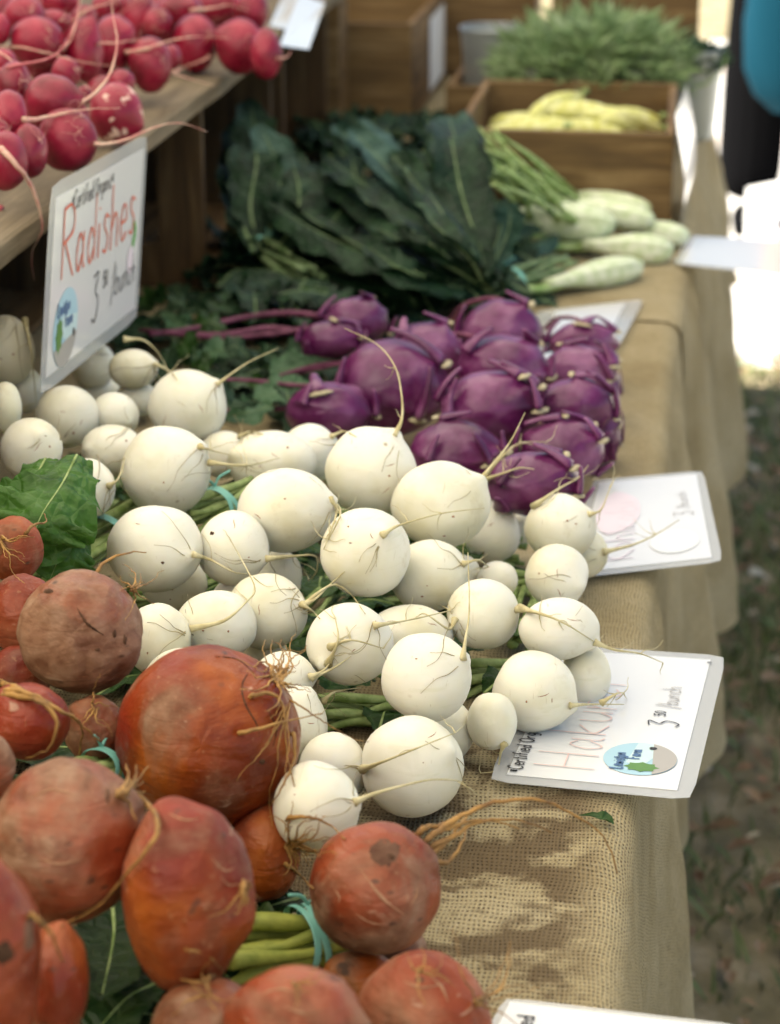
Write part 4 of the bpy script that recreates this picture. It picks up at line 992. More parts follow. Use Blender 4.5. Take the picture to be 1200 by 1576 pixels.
for q in rb[::2]: tuft(q, q['cx'] + q['rx'] * .5, q['cy'] - q['ry'] * .3, rnd.uniform(0, 6), .8, 32, 4, .00035, 'rroot', turn=1.0)
# kohlrabi leaf stalks and cut ends
for i, q in enumerate([q for q in BOD if q['kind'] == 'kohlrabi']):
    sc = q['d'] / FPX; rx, ry, rz = q['rx'] * sc, q['ry'] * sc, q['rp'] * sc
    wp = lambda d, f: q['p'] + Rt * (d.x * rx * f) + Up * (d.y * ry * f) - Fw * (d.z * rz * f)
    for k, (p, w, nn) in enumerate(q['pets']):
        if p.z < -.1: continue
        m = MB(); pts = []
        L = rnd.uniform(.25, .6)
        for s_ in range(9):
            t_ = s_ / 8; d = (p * math.cos(t_ * L * 1.6) + nn * math.sin(t_ * L * 1.6)).normalized()
            pts.append(wp(d, 1.0 + .02 + .16 * t_ ** 2))
        m.tube(pts, [rx * (.20 - .13 * (s_ / 8)) for s_ in range(9)], 8, .45); child(m, 'petiole', M['kohl'], q)
        m = MB(); e_ = pts[-1]; dr = (pts[-1] - pts[-2]).normalized()
        if k % 3 != 1:
            ww = rnd.uniform(.14, .30); sc_ = [(p * math.cos(a_) + w * math.sin(a_) + nn * (-.10 + .3 * a_ * a_)).normalized() for a_ in [ww * (j_ / 3 - 1) for j_ in range(7)]]
            m.tube([wp(d_s, 1.06) for d_s in sc_], [rx * .085 * w_s for w_s in (.25, .7, 1, .8, 1.1, .7, .3)], 7, .6)
            child(m, 'leaf_scar', M['kcut'], q)
print('bodies', len(BOD))
for q in BOD:
    if '--dbg' in q: print(q)

# ------------------------------------------------------------------ stems, ties, leaves
def bundle(label, a, c_, n_, r, spread, mat, tie_t, hh=(.03, .03), group=None, name='stem_bundle', tie=True, cat='stems', flare=1.5):
    e = empty(name, label, cat, group)
    A, Bp = P(*a, hh[0]), P(*c_, hh[1]); ax = (Bp - A); L = ax.length; ax.normalize()
    s1 = ax.cross(Vector((0, 0, 1))).normalized(); s2 = s1.cross(ax)
    for k in range(n_):
        ang = k * 2.4; rad = spread * math.sqrt((k + .5) / n_); o1 = s1 * math.cos(ang) * rad + s2 * math.sin(ang) * rad * .7
        m = MB(); pts = []
        for j in range(9):
            t_ = j / 8; f = 1 + (flare - 1) * abs(t_ - tie_t) ** 1.3 * 1.6
            pts.append(A.lerp(Bp, t_) + o1 * f + s2 * .003 * math.sin(t_ * 5 + k) + s1 * .002 * math.sin(t_ * 4 + k * 2))
        m.tube(pts, [r * (.8 + .25 * math.sin(k + j * .5)) for j in range(9)], 8, .8); m.obj('stem', M[mat], e)
    if tie:
        for q_, dd in ((tie_t, 0), (tie_t + .006 / L, 1)):
            m = MB(); c0 = A.lerp(Bp, q_); R1 = spread * 1.02 + r * .9; V_ = []; hw = .0021
            for j_ in range(28):
                t_ = 2 * math.pi * j_ / 28; b_ = c0 + s1 * math.cos(t_) * R1 + s2 * math.sin(t_) * (R1 * .82) + ax * (.0016 * math.sin(t_ * 2 + dd * 2)); o_ = (s1 * math.cos(t_) + s2 * math.sin(t_)) * .0007
                V_ += [b_ - ax * hw, b_ - ax * hw * .2 + o_, b_ + ax * hw * .2 + o_ * .2, b_ + ax * hw * .5 + o_, b_ + ax * hw]
            m.add(V_, [(j_ * 5 + k_i, j_ * 5 + k_i + 1, (j_ + 1) % 28 * 5 + k_i + 1, (j_ + 1) % 28 * 5 + k_i) for j_ in range(28) for k_i in range(4)])
            m.obj('twist_tie', M['tie'], e)
        m = MB(); top = c0 + s2 * R1 * .8 - s1 * R1 * .3
        for sg_ in (-1, 1): m.tube(spline([top, top + s2 * .006 + ax * .005 * sg_, top + s2 * .010 + ax * .014 * sg_ + s1 * .004], 4), .0011, 5)
        m.obj('tie_end', M['tie'], e)
    return e
bundle('green turnip stems bound by a teal tie left of the large turnip', (70, 885), (235, 778), 9, .0050, .019, 'tstem', .50, (.068, .080))
bundle('short green teal-tied stems between the large round turnip and the big left one', (285, 800), (395, 755), 8, .0045, .015, 'tstem', .42, (.080, .085))
bundle('thick yellow-green beet stems bound with teal tie beside the scarred beet', (330, 1470), (520, 1440), 9, .0062, .018, 'bstem', .70, (.035, .03))
bundle('pale green stems among the turnips above the pointed-nose one', (730, 900), (840, 900), 7, .0042, .012, 'tstem', .5, (.02, .02), tie=False)
bundle('green stems running under the turnip with the stiff brown root', (700, 1050), (800, 1035), 8, .0045, .014, 'tstem', .5, (.012, .012), tie=False)
bundle('green stems between the large turnip and the last ones by the cards', (790, 985), (820, 905), 6, .0045, .012, 'tstem', .5, (.02, .02), tie=False)
bundle('dark green stems in the hollow right of the beet-side turnips', (480, 1100), (620, 1095), 8, .0045, .014, 'tstem', .5, (.012, .012), tie=False)
bundle('green stems in the gap left of the hairy-rooted turnip', (430, 1000), (520, 900), 7, .004, .014, 'tstem', .5, (.015, .02), tie=False)
for lb, a_, c_, n__ in [('green stems under the turnip with one brown pit', (300, 905), (450, 880), 8), ('green stems behind the central turnip', (480, 800), (640, 840), 8), ('green stems below the fork-rooted turnip', (640, 830), (800, 850), 8),
        ('green stems under the pointed-nose and large lower turnips', (560, 930), (720, 910), 8), ('green stems beside the flattened turnip', (200, 930), (350, 900), 8), ('green stems below the small turnips at the left', (130, 800), (240, 730), 8)]:
    bundle(lb, a_, c_, n__, .0042, .016, 'tstem', .5, (.02, .022), tie=False)
bundle('small beet stem stub with teal tie above the large pink and brown beet', (120, 1190), (190, 1172), 6, .004, .010, 'tstem', .45, (.10, .09))
bundle('kale stalks held by a teal tie near the crate with the hand slot', (360, 355), (478, 430), 7, .0055, .016, 'kalerib', .38, (.07, .05), cat='kale stalks')
bundle('cut stalk ends of the fanned kale bunch with teal tie behind the kohlrabi', (735, 448), (862, 408), 9, .005, .017, 'kalerib', .35, (.035, .03), cat='kale stalks')

def leaf(midpts, width, mat, parent, cup=.25, ruf=.35, fr=7, nrm=Vector((0, 0, 1)), rib='kalerib', ribr=.003, tipw=.5, basew=.1, name='leaf', N=34, K=9, twist=0.0, bumpa=.10, peak=.55):
    q = spline(midpts, 8); m_ = len(q) - 1
    def at(t_):
        f = t_ * m_; i = min(m_ - 1, int(f)); return q[i].lerp(q[i + 1], f - i)
    V = []; Fc = []; sd = rnd.random() * 50
    for j in range(N + 1):
        t_ = j / N; c_ = at(t_); tan = (at(min(1, t_ + .02)) - at(max(0, t_ - .02))).normalized()
        s_ = tan.cross(nrm).normalized(); n_ = s_.cross(tan).normalized()
        if twist: 
            a = twist * (t_ - .5); s_, n_ = s_ * math.cos(a) + n_ * math.sin(a), n_ * math.cos(a) - s_ * math.sin(a)
        prof = (t_ / peak) ** .8 if t_ < peak else math.sqrt(max(0, 1 - ((t_ - peak) / (1 - peak)) ** 2.2))
        w = width * (basew + (1 - basew) * prof) if t_ < peak else width * max(.03, prof)
        for i in range(-K, K + 1):
            u = i / K; edge = abs(u) ** 2.2
            lob = 1 + .10 * math.sin(t_ * 40 + sd + (3 if u > 0 else 0)) * edge + .10 * noise.noise(Vector((t_ * 9, u * 2, sd)))
            off = s_ * (u * w * lob) + n_ * (w * (cup * abs(u) ** 1.6 + ruf * edge * math.sin(t_ * fr * 2 * math.pi + (1.7 if u > 0 else 0) + sd) * .5 + min(1, abs(u) * 5) * bumpa * noise.noise(Vector((t_ * 14, u * 5, sd))) + min(1, abs(u) * 5) * bumpa * .5 * noise.noise(Vector((t_ * 30, u * 11, sd)))))
            V.append(c_ + off)
    w_ = 2 * K + 1
    for j in range(N):
        for i in range(w_ - 1):
            a = j * w_ + i; Fc.append((a, a + 1, a + w_ + 1, a + w_))
    o = mesh_obj(name, V, Fc, M[mat], parent)
    if ribr:
        m = MB(); m.tube([at(j / 20) for j in range(20)], [ribr * (1.15 - j / 20) for j in range(20)], 6, .8); m.obj('midrib', M[rib], o)
    return o
kb = empty('kale_bunch', 'large fanned bunch of dark kale leaves behind the kohlrabi', 'kale')
KL = [  # midrib pixel points with heights, half width, material
 ([(748, 435, .05), (735, 370, .09), (712, 290, .14), (700, 215, .19), (690, 178, .20)], .040, 'kale', .3),
 ([(745, 438, .05), (700, 380, .08), (640, 310, .12), (580, 240, .15), (540, 200, .16)], .036, 'kale2', .6),
 ([(742, 440, .045), (690, 400, .075), (620, 350, .105), (545, 295, .13), (480, 255, .14)], .036, 'kale', .5),
 ([(740, 442, .04), (670, 425, .06), (590, 395, .08), (500, 350, .10), (430, 300, .12)], .036, 'kale', .5),
 ([(738, 446, .03), (660, 445, .04), (580, 430, .05), (500, 400, .06), (430, 365, .07)], .036, 'kale', .5),
 ([(745, 440, .04), (755, 400, .06), (770, 350, .09), (765, 310, .12)], .030, 'kale2', .8),
 ([(745, 438, .05), (720, 380, .09), (670, 320, .125), (630, 270, .14), (600, 235, .16)], .030, 'kale', .6),
 ([(742, 440, .05), (700, 405, .085), (655, 370, .11), (600, 330, .125)], .028, 'kale', .6),
 ([(745, 440, .05), (728, 390, .10), (690, 340, .13), (655, 290, .15)], .026, 'kale', .6),
 ([(742, 444, .03), (690, 440, .06), (620, 415, .085), (560, 375, .10)], .030, 'kale', .5),
 ([(720, 460, .015), (660, 470, .02), (590, 480, .02), (520, 470, .02)], .030, 'kale', .5),
 ([(748, 438, .05), (760, 400, .05), (800, 370, .05), (830, 350, .05)], .022, 'kale2', .7),
]
for rep_ in range(3):
    for ki, (pts, w, m, rf) in enumerate(KL):
        jx, jy, jh = (rnd.uniform(-34, 34), rnd.uniform(-24, 24), rnd.uniform(-.02, .004)) if rep_ else (0, 0, 0)
        np_ = len(pts) - 1
        leaf([P(x + jx * i_ / np_, y + jy * i_ / np_, max(.008, h_ + jh * i_ / np_)) for i_, (x, y, h_) in enumerate(pts)], w * (1 if ki == 0 and not rep_ else rnd.uniform(.55, .85)), m, kb, ruf=rf * .6, cup=.1 if ki == 0 and not rep_ else rnd.choice((-.6, -.4, .4, .7)), fr=rnd.uniform(3, 6), twist=rnd.uniform(-1.2, 1.2), ribr=.0022, bumpa=.07)
kb = empty('kale_bunch', 'blue-green kale leaves standing against the slotted crate', 'kale')
for pts, w, m, rf in [
 ([(400, 390, .06), (385, 320, .11), (395, 240, .16), (385, 150, .20)], .034, 'kale', .5), ([(405, 392, .06), (420, 330, .10), (430, 270, .14), (400, 190, .19)], .034, 'kale2', .6),
 ([(410, 395, .06), (450, 350, .09), (460, 290, .13), (440, 230, .16)], .034, 'kale', .7), ([(390, 388, .07), (370, 330, .10), (372, 260, .13), (365, 180, .16)], .03, 'kale', .5),
 ([(470, 430, .05), (430, 425, .035), (395, 425, .025), (362, 418, .02)], .028, 'kale2', .3), ([(455, 440, .03), (520, 452, .03), (590, 470, .02), (680, 500, .012)], .036, 'kale2', .25),
 ([(420, 400, .05), (480, 380, .08), (520, 330, .10), (540, 290, .11)], .034, 'kale', .5), ([(400, 470, .01), (440, 480, .012), (500, 490, .012), (560, 500, .01)], .03, 'kale', .4)]:
    leaf([P(*p) for p in pts], w, m, kb, ruf=rf, cup=rnd.uniform(-.2, .3), fr=rnd.uniform(3, 6), twist=rnd.uniform(-.6, .6), ribr=.0026)

ku = empty('kale_bunch', 'lower dark kale leaves spread flat on the burlap below the fanned bunch', 'kale')
for _ in range(110):
    x = rnd.uniform(400, 820); y = rnd.uniform(240 if x < 470 else 188, 490)
    a = rnd.gauss(2.2, .5); p0 = P(x, y, rnd.uniform(.004, .05)); dx = Vector((math.cos(a), math.sin(a), rnd.uniform(-.05, .25))) * rnd.uniform(.07, .14)
    leaf([p0 - dx * .5, p0 + Vector((0, 0, .01)), p0 + dx * .5], rnd.uniform(.022, .036), 'kale', ku, ruf=.5, cup=rnd.uniform(-.1, .3), N=16, K=5, ribr=.0016, peak=.5, fr=4)
for _ in range(90):
    x, y = (rnd.uniform(470, 720), rnd.uniform(185, 262)) if _ < 50 else (rnd.uniform(335, 480), rnd.uniform(330, 470))
    a = rnd.gauss(2.4, .8); p0 = P(x, y, rnd.uniform(.004, .06)); dx = Vector((math.cos(a), math.sin(a), rnd.uniform(-.1, .2))) * rnd.uniform(.07, .12)
    leaf([p0 - dx * .5, p0 + Vector((0, 0, .01)), p0 + dx * .5], rnd.uniform(.022, .034), 'kale', ku, ruf=.6, cup=rnd.uniform(-.6, .6), N=16, K=5, ribr=.0014, peak=.5, fr=4)
# kohlrabi greens: long purple stalks with leaves at the left
kg = empty('kohlrabi_greens', 'purple kohlrabi stalks and grey-green leaves left of the kohlrabi', 'greens')
for pts, r in [([(470, 628, .03), (410, 630, .03), (345, 632, .03), (300, 628, .035)], .0032), ([(500, 596, .05), (440, 592, .05), (390, 586, .05), (340, 584, .05)], .0032),
               ([(520, 492, .06), (450, 482, .06), (380, 488, .055), (300, 505, .05), (230, 515, .05)], .0045), ([(490, 520, .05), (420, 505, .055), (340, 515, .05), (240, 512, .05)], .0045),
               ([(480, 505, .06), (410, 515, .055), (330, 520, .05), (215, 508, .05)], .004), ([(560, 560, .06), (500, 560, .06), (440, 575, .055), (400, 590, .05)], .0028),
               ([(800, 560, .09), (750, 525, .10), (690, 515, .09), (600, 535, .08), (520, 560, .06), (430, 580, .05)], .0035), ([(690, 500, .05), (715, 470, .09), (760, 460, .11), (800, 478, .10), (830, 510, .08)], .0036),
               ([(840, 505, .05), (858, 490, .07), (890, 492, .08), (908, 515, .06)], .003), ([(560, 560, .04), (620, 575, .06), (660, 560, .08)], .003)]:
    m = MB(); q_ = spline([P(*p) for p in pts], 6); m.tube(q_, [r * (1.1 - .4 * k / len(q_)) for k in range(len(q_))], 8, .8); m.obj('stalk', M['kstem'], kg)
for _ in range(44):
    x = rnd.uniform(215, 560); y = rnd.uniform(462, 648) if x < 480 else rnd.uniform(545, 585)
    if x < 235 and y > 590: continue
    a = rnd.uniform(0, 6.28); L = rnd.uniform(28, 60); h0 = rnd.uniform(.008, .05) - .0
    p0 = P(x, y, h0); dx = Vector((math.cos(a), math.sin(a), rnd.uniform(-.1, .5))).normalized() * L * depth(p0) / FPX * 1.1
    leaf([p0, p0 + dx * .5 + Vector((0, 0, .008)), p0 + dx], rnd.uniform(.012, .024), 'kleaf' if rnd.random() < .7 else 'greenleaf', kg, ruf=.5, cup=rnd.uniform(-.4, .5), nrm=Vector((rnd.uniform(-.6, .6), rnd.uniform(-.9, .2), 1)).normalized(), N=14, K=5, ribr=.0009, peak=.5, fr=3)
for pts, w_ in [([(520, 548, .05), (470, 560, .05), (415, 575, .045)], .022), ([(505, 590, .04), (450, 600, .045), (390, 612, .04)], .024), ([(420, 625, .035), (380, 635, .04), (345, 640, .03)], .02), ([(330, 470, .05), (360, 465, .055), (395, 472, .05)], .018), ([(300, 560, .03), (335, 540, .04), (370, 545, .04)], .018), ([(250, 480, .04), (280, 500, .05), (310, 505, .04)], .016)]:
    leaf([P(*p) for p in pts], w_, 'kleaf2', kg, ruf=.4, cup=.2, nrm=Vector((0, -.5, 1)).normalized(), N=18, K=6, ribr=.001, peak=.5, fr=3)
for _ in range(95):
    x = rnd.uniform(225, 620); y = rnd.uniform(448, 640)
    if x > 430 and y < 470: continue
    a = rnd.uniform(0, 6.28); p0 = P(x, y, rnd.uniform(.004, .02)); dx = Vector((math.cos(a), math.sin(a), 0)) * rnd.uniform(.05, .09)
    leaf([p0, p0 + dx * .5 + Vector((0, 0, .006)), p0 + dx], rnd.uniform(.018, .03), 'kleaf' if rnd.random() < .5 else 'kale', kg, ruf=.4, cup=.1, N=12, K=4, ribr=.001, peak=.5, fr=3)
# turnip greens under the heap
tgr = empty('turnip_greens', 'turnip leaves lying in the hollows beneath the white turnips', 'greens')
for _ in range(130):
    x = rnd.uniform(60, 815); y = rnd.uniform(690, 1180)
    if x > 780 and y > 990 or x < 500 and y > 1080 or x > 640 and y > 1090: continue
    a = rnd.uniform(0, 6.28); p0 = P(x, y, .006 + rnd.uniform(0, .022)); dx = Vector((math.cos(a), math.sin(a), 0)) * rnd.uniform(.03, .06)
    leaf([p0, p0 + dx * .5 + Vector((0, 0, .006)), p0 + dx], rnd.uniform(.015, .028), 'greenleaf', tgr, ruf=.3, cup=.1, N=12, K=4, ribr=.0012, peak=.5, fr=3, rib='tstem')
# big leaf at left
M['bigleaf'] = leaf_mat('bright turnip leaf', (.035, .095, .012), (.075, .19, .03), (.17, .30, .09), .35, .35, .3)
bl = empty('turnip_leaf', 'big bright green turnip leaf hanging over the beets at the left edge', 'leaf')
leaf([at_d(118, 700, 1.62), at_d(95, 745, 1.58), at_d(60, 800, 1.55), at_d(40, 870, 1.56)], .038, 'bigleaf', bl, ruf=.55, cup=-.35, fr=5, nrm=(-Fw + Vector((.1, 0, .3))).normalized(), rib='tstem', ribr=.0010, peak=.5, basew=.3)
leaf([at_d(70, 705, 1.63), at_d(40, 760, 1.60), at_d(10, 800, 1.58)], .030, 'bigleaf', bl, ruf=.6, cup=-.2, fr=5, nrm=(-Fw + Vector((-.3, 0, .3))).normalized(), rib='tstem', ribr=.0009, peak=.5, basew=.3)
leaf([at_d(130, 800, 1.60), at_d(100, 840, 1.57), at_d(75, 895, 1.57)], .026, 'bigleaf', bl, ruf=.3, cup=-.3, fr=4, nrm=(-Fw + Vector((.3, 0, .2))).normalized(), rib='tstem', ribr=.0009, peak=.5, basew=.3)
bg = empty('beet_greens_and_filler', 'beet leaves between the lower beets, with dark ones added to deepen the hollows', 'greens')
for pts, w in [([(170, 1370, .05), (175, 1440, .045), (155, 1540, .05)], .026), ([(470, 1380, .02), (430, 1390, .02), (400, 1400, .02)], .02), ([(240, 1150, .05), (200, 1180, .05), (160, 1200, .05)], .02), ([(430, 1420, .01), (380, 1500, .01), (330, 1560, .01)], .03), ([(160, 1580, .02), (220, 1560, .02), (280, 1580, .02)], .03), ([(60, 1200, .04), (90, 1180, .04), (160, 1190, .04)], .02), ([(490, 1400, .01), (500, 1450, .01), (540, 1500, .01)], .02)]:
    leaf([P(*p) for p in pts], w, 'beetleaf_shade', bg, ruf=.2, cup=.2, N=16, K=5, ribr=.0015, rib='tstem', peak=.5)
for _ in range(46):  # dark filler leaves added where the hollows are only in deep shade
    x = rnd.uniform(-20, 560); y = rnd.uniform(900, 1600)
    if x > 420 and y < 1380 or x > 180 and y < 1150 or x > 500: continue
    a = rnd.uniform(0, 6.28); p0 = P(x, y, rnd.uniform(.006, .03)); dx = Vector((math.cos(a), math.sin(a), 0)) * rnd.uniform(.04, .08)
    leaf([p0, p0 + dx * .5 + Vector((0, 0, .006)), p0 + dx], rnd.uniform(.018, .03), 'beetleaf_shade', bg, ruf=.3, cup=.1, N=12, K=4, ribr=.0012, peak=.5, fr=3, rib='tstem')
sl_ = empty('leaf_scrap', 'small green leaf scrap lying on the burlap below the lettered card', 'leaf')
leaf([P(890, 1255, .006), P(920, 1258, .010), P(945, 1268, .006)], .006, 'greenleaf', sl_, ruf=.2, cup=.5, N=10, K=4, ribr=0, peak=.7)

# ------------------------------------------------------------------ fennel, squash, herbs, pails
def fennel(label, tipx, tipy, bx_, by_, h, rr, stalks, al=1.0):
    rr *= 1.08
    e = empty('fennel_bulb', label, 'fennel', 'pale green bulbs with stalks in front of the squash crate'); A = P(tipx, tipy, h); Bq = P(bx_, by_, h + .005)
    Bq = A + (Bq - A) * 1.25; ax = Bq - A; L = ax.length
    m = MB(); prof = [(0, .25), (.04, .55), (.12, .82), (.28, 1), (.45, .95), (.62, .72), (.8, .45), (1, .34)]
    m.tube([A + ax * t_ for t_, _ in prof], [rr * w for _, w in prof], 18, .85); m.obj('bulb', M['fennel'], e)
    m = MB(); s1 = ax.cross(Vector((0, 0, 1))).normalized()
    for o_ in (-.5, .4):
        m.tube([A + ax * t_ + s1 * rr * o_ * w * .9 + Vector((0, 0, rr * .38 * w)) for t_, w in prof], [rr * w * .50 for _, w in prof], 10, .8)
    m.obj('outer_layer', M['fennel'], e)
    for st in stalks:
        m = MB(); q_ = spline([A + ax * .7] + [P(*p) for p in st], 5); m.tube(q_, [rr * .42 * (1 - .4 * k / len(q_)) for k in range(len(q_))], 8, .75); m.obj('stalk', M['fstalk'], e)
    return e
fennel('largest pale bulb, lying in front with a small root hanging', 945, 348, 790, 335, .045, .030, [[(720, 300, .08), (700, 250, .11)], [(740, 320, .06), (690, 330, .06)]])
fennel('pale bulb behind the largest one near the crate board', 1005, 340, 850, 315, .045, .022, [[(800, 290, .08), (730, 232, .12)], [(790, 300, .07), (720, 230, .12)]])
fennel('bulb touching the squash crate, behind all others', 1000, 322, 880, 300, .045, .017, [[(800, 270, .09), (715, 205, .12)], [(820, 255, .09), (740, 205, .12)]])
fennel('pale bulb at the right end pointing at the card', 1058, 366, 975, 352, .022, .019, [[(930, 345, .03)]])
fennel('smooth bulb in the middle of the right row', 1035, 388, 925, 378, .020, .023, [[(880, 380, .02), (800, 380, .03)]])
fennel('lowest bulb nearest the white card with green stalk end', 985, 410, 870, 432, .018, .021, [[(830, 445, .02), (780, 440, .03)]])
fs = empty('fennel_fronds', 'green stalks fanning left from the pale bulbs', 'stalks')
for k in range(17):
    x0 = rnd.uniform(800, 900); y0 = rnd.uniform(300, 345); x1 = rnd.uniform(650, 780); y1 = 170 + (x1 - 640) * .35 + rnd.uniform(-15, 75)
    m = MB(); m.tube(spline([P(x0, y0, .055), P((x0 + x1) / 2, (y0 + y1) / 2 - 8, .13), P(x1, y1, .17)], 5), [.0045 * (1 - .05 * j) for j in range(11)], 6, .8); m.obj('stalk', M['fstalk'], fs)
for k in range(16):
    x = rnd.uniform(700, 870); y = 205 + (x - 700) * .45 + rnd.uniform(-15, 60); p0 = P(x, y, .09); a = rnd.uniform(2, 4.4); dx = Vector((math.cos(a), math.sin(a) + .5, .2)) * rnd.uniform(.05, .09)
    leaf([p0, p0 + dx * .5 + Vector((0, 0, .01)), p0 + dx], rnd.uniform(.008, .018), 'greenleaf', fs, ruf=.4, cup=.2, N=12, K=4, ribr=.001, peak=.5)
for k in range(10):
    x0 = rnd.uniform(830, 880); y0 = rnd.uniform(365, 420); m = MB(); m.tube(spline([P(x0, y0, .02), P(x0 - 60, y0 + rnd.uniform(-14, 4), .035), P(x0 - 140, y0 + rnd.uniform(-20, 0), .04)], 5), .0050, 6, .8); m.obj('stalk', M['fstalk'], fs)

SQL = ['green-tipped squash standing highest in the crate', 'squash in the middle of the top layer', 'squash lying right of the middle one', 'squash at the left end of the crate', 'pale squash low at the front left', 'squash low at the front centre', 'squash slanting down at the right end', 'long squash at the right of the top layer', 'yellow squash under the green-tipped one', 'squash at the back of the crate', 'squash at the back right', 'squash filling the left back corner']
SQ = [(855, 160, 60, 26, -.5, .115), (905, 172, 62, 27, .1, .115), (950, 180, 55, 24, .3, .11), (800, 190, 62, 24, -.1, .10), (800, 200, 70, 24, -.25, .10), (910, 200, 62, 26, .1, .095), (965, 192, 56, 22, .6, .10), (985, 182, 48, 22, .5, .11), (860, 196, 66, 24, .15, .095), (900, 160, 50, 22, .2, .10), (970, 170, 50, 20, .1, .10), (780, 185, 40, 22, 0, .09)]
for lb, (x, y, L, r, a, h) in zip(SQL, SQ):
    c_ = P(x, y, h); c_.x = min(max(c_.x, -.255), -.075); c_.y = min(max(c_.y, 3.17), 3.5); s_ = depth(c_) / FPX; r *= .64; ax = Rt * math.cos(a) - Up * math.sin(a) * .6 + Vector((0, .9 * math.sin(a * 5 + L), 0)); ax.normalize()
    L_ = L * s_; m = MB(); pf = [(-1, .06), (-.97, .32), (-.85, .62), (-.6, .9), (-.2, 1.0), (.2, .92), (.55, .70), (.8, .5), (.94, .42), (1, .2)]
    m.tube([c_ + ax * (t_ * L_) + Vector((0, 0, -.008 * t_ * t_)) for t_, _ in pf], [r * s_ * w for _, w in pf], 16)
    e = m.obj('squash', M['squash']); tag(e, lb + ', pale yellow and smooth', 'squash', 'pale yellow squash in the crate')
    m = MB(); m.tube([c_ + ax * L_, c_ + ax * (L_ + .012)], [.005, .0035], 7); m.obj('stem_end', M['fstalk'], e)

def lathe(mb, c_, prof, seg=32):
    V = [Vector(c_) + Vector((math.cos(2 * math.pi * k / seg) * r, math.sin(2 * math.pi * k / seg) * r, zz)) for r, zz in prof for k in range(seg)]
    mb.add(V, [(j * seg + k, j * seg + (k + 1) % seg, (j + 1) * seg + (k + 1) % seg, (j + 1) * seg + k) for j in range(len(prof) - 1) for k in range(seg)])
def pail(c_, r0, r1, h, label, handle=True):
    e = empty('metal_pail', label, 'pail'); m = MB()
    lathe(m, c_, [(0, .001), (r0, .001), (r0 + .001, .006), (r0 + (r1 - r0) * .5, h * .5), (r0 + (r1 - r0) * .52, h * .52), (r1, h - .002)]); lathe(m, c_, [(r1 - .002, h - .002), (r0 - .001, .006), (0, .006)]); m.obj('pail_body', M['zinc'], e)
    m = MB(); m.tube([Vector(c_) + Vector((math.cos(a) * r1, math.sin(a) * r1, h)) for a in [2 * math.pi * k / 36 for k in range(37)]], .0025, 6, 1, False); m.obj('rim', M['zinc'], e)
    if handle:
        m = MB(); m.tube([Vector(c_) + Vector((math.cos(a) * r1 * 1.05, -.25 * r1 - math.sin(a) * r1 * .75, h - .006 - math.sin(a) * .05)) for a in [math.pi * k / 20 for k in range(21)]], .0018, 6); m.obj('handle', M['fstalk'], e)
    return e
pc = Vector((.0, 3.80, T + .012)); pail(pc, .05, .062, .150, 'galvanised pail of dark greens at the table edge by the blue bag')
pail((-.332, 3.86, T + .024), .045, .058, .16, 'grey metal pail standing in the small crate', False)
tr_ = empty('herb_tray', 'long dark tray behind the squash crate heaped with green herbs', 'tray')
x0, x1, y0, y1, z0, z1 = -.255, -.06, 3.60, 3.80, T + .012, T + .152
box('tray_side', x0, x1, y0, y0 + .006, z0, z1, M['tray'], tr_); box('tray_side', x0, x1, y1 - .006, y1, z0, z1, M['tray'], tr_)
box('tray_side', x0, x0 + .006, y0 + .007, y1 - .007, z0, z1, M['tray'], tr_); box('tray_side', x1 - .006, x1, y0 + .007, y1 - .007, z0, z1, M['tray'], tr_); box('tray_base', x0 + .007, x1 - .007, y0 + .007, y1 - .007, z0, z0 + .006, M['tray'], tr_)
def herbs(name, label, cx, cy, cz, sx, sy, sz, n_, m, L=(.03, .07), w=.006):
    g = MB()
    for _ in range(n_):
        a = rnd.uniform(0, 6.28); r = math.sqrt(rnd.random()); x = cx + math.cos(a) * r * sx; y = cy + math.sin(a) * r * sy
        zz = cz + sz * math.sqrt(max(0, 1 - r * r)) * rnd.uniform(.35, 1)
        p = Vector((x, y, zz)); d = Vector((math.cos(a) * r + rnd.uniform(-.8, .8), math.sin(a) * r + rnd.uniform(-.8, .8), rnd.uniform(-.3, .9))).normalized() * rnd.uniform(*L)
        s_ = d.cross(Vector((rnd.uniform(-1, 1), rnd.uniform(-1, 1), 1))).normalized() * w * rnd.uniform(.5, 1.3)
        g.add([p, p + d * .4 + s_, p + d, p + d * .4 - s_, p + d * .5 + Vector((0, 0, .004))], [(0, 1, 4), (1, 2, 4), (2, 3, 4), (3, 0, 4)])
    return tag(g.obj(name, M[m]), label, 'herbs', kind='stuff')
herbs('herb_leaves', 'heap of loose green herbs in the dark tray', -.155, 3.74, T + .12, .135, .16, .085, 1700, 'herb', (.04, .08), .008)
herbs('pail_greens', 'dark loose greens filling the galvanised pail', .0, 3.80, T + .135, .056, .056, .03, 420, 'kleaf', (.02, .04))

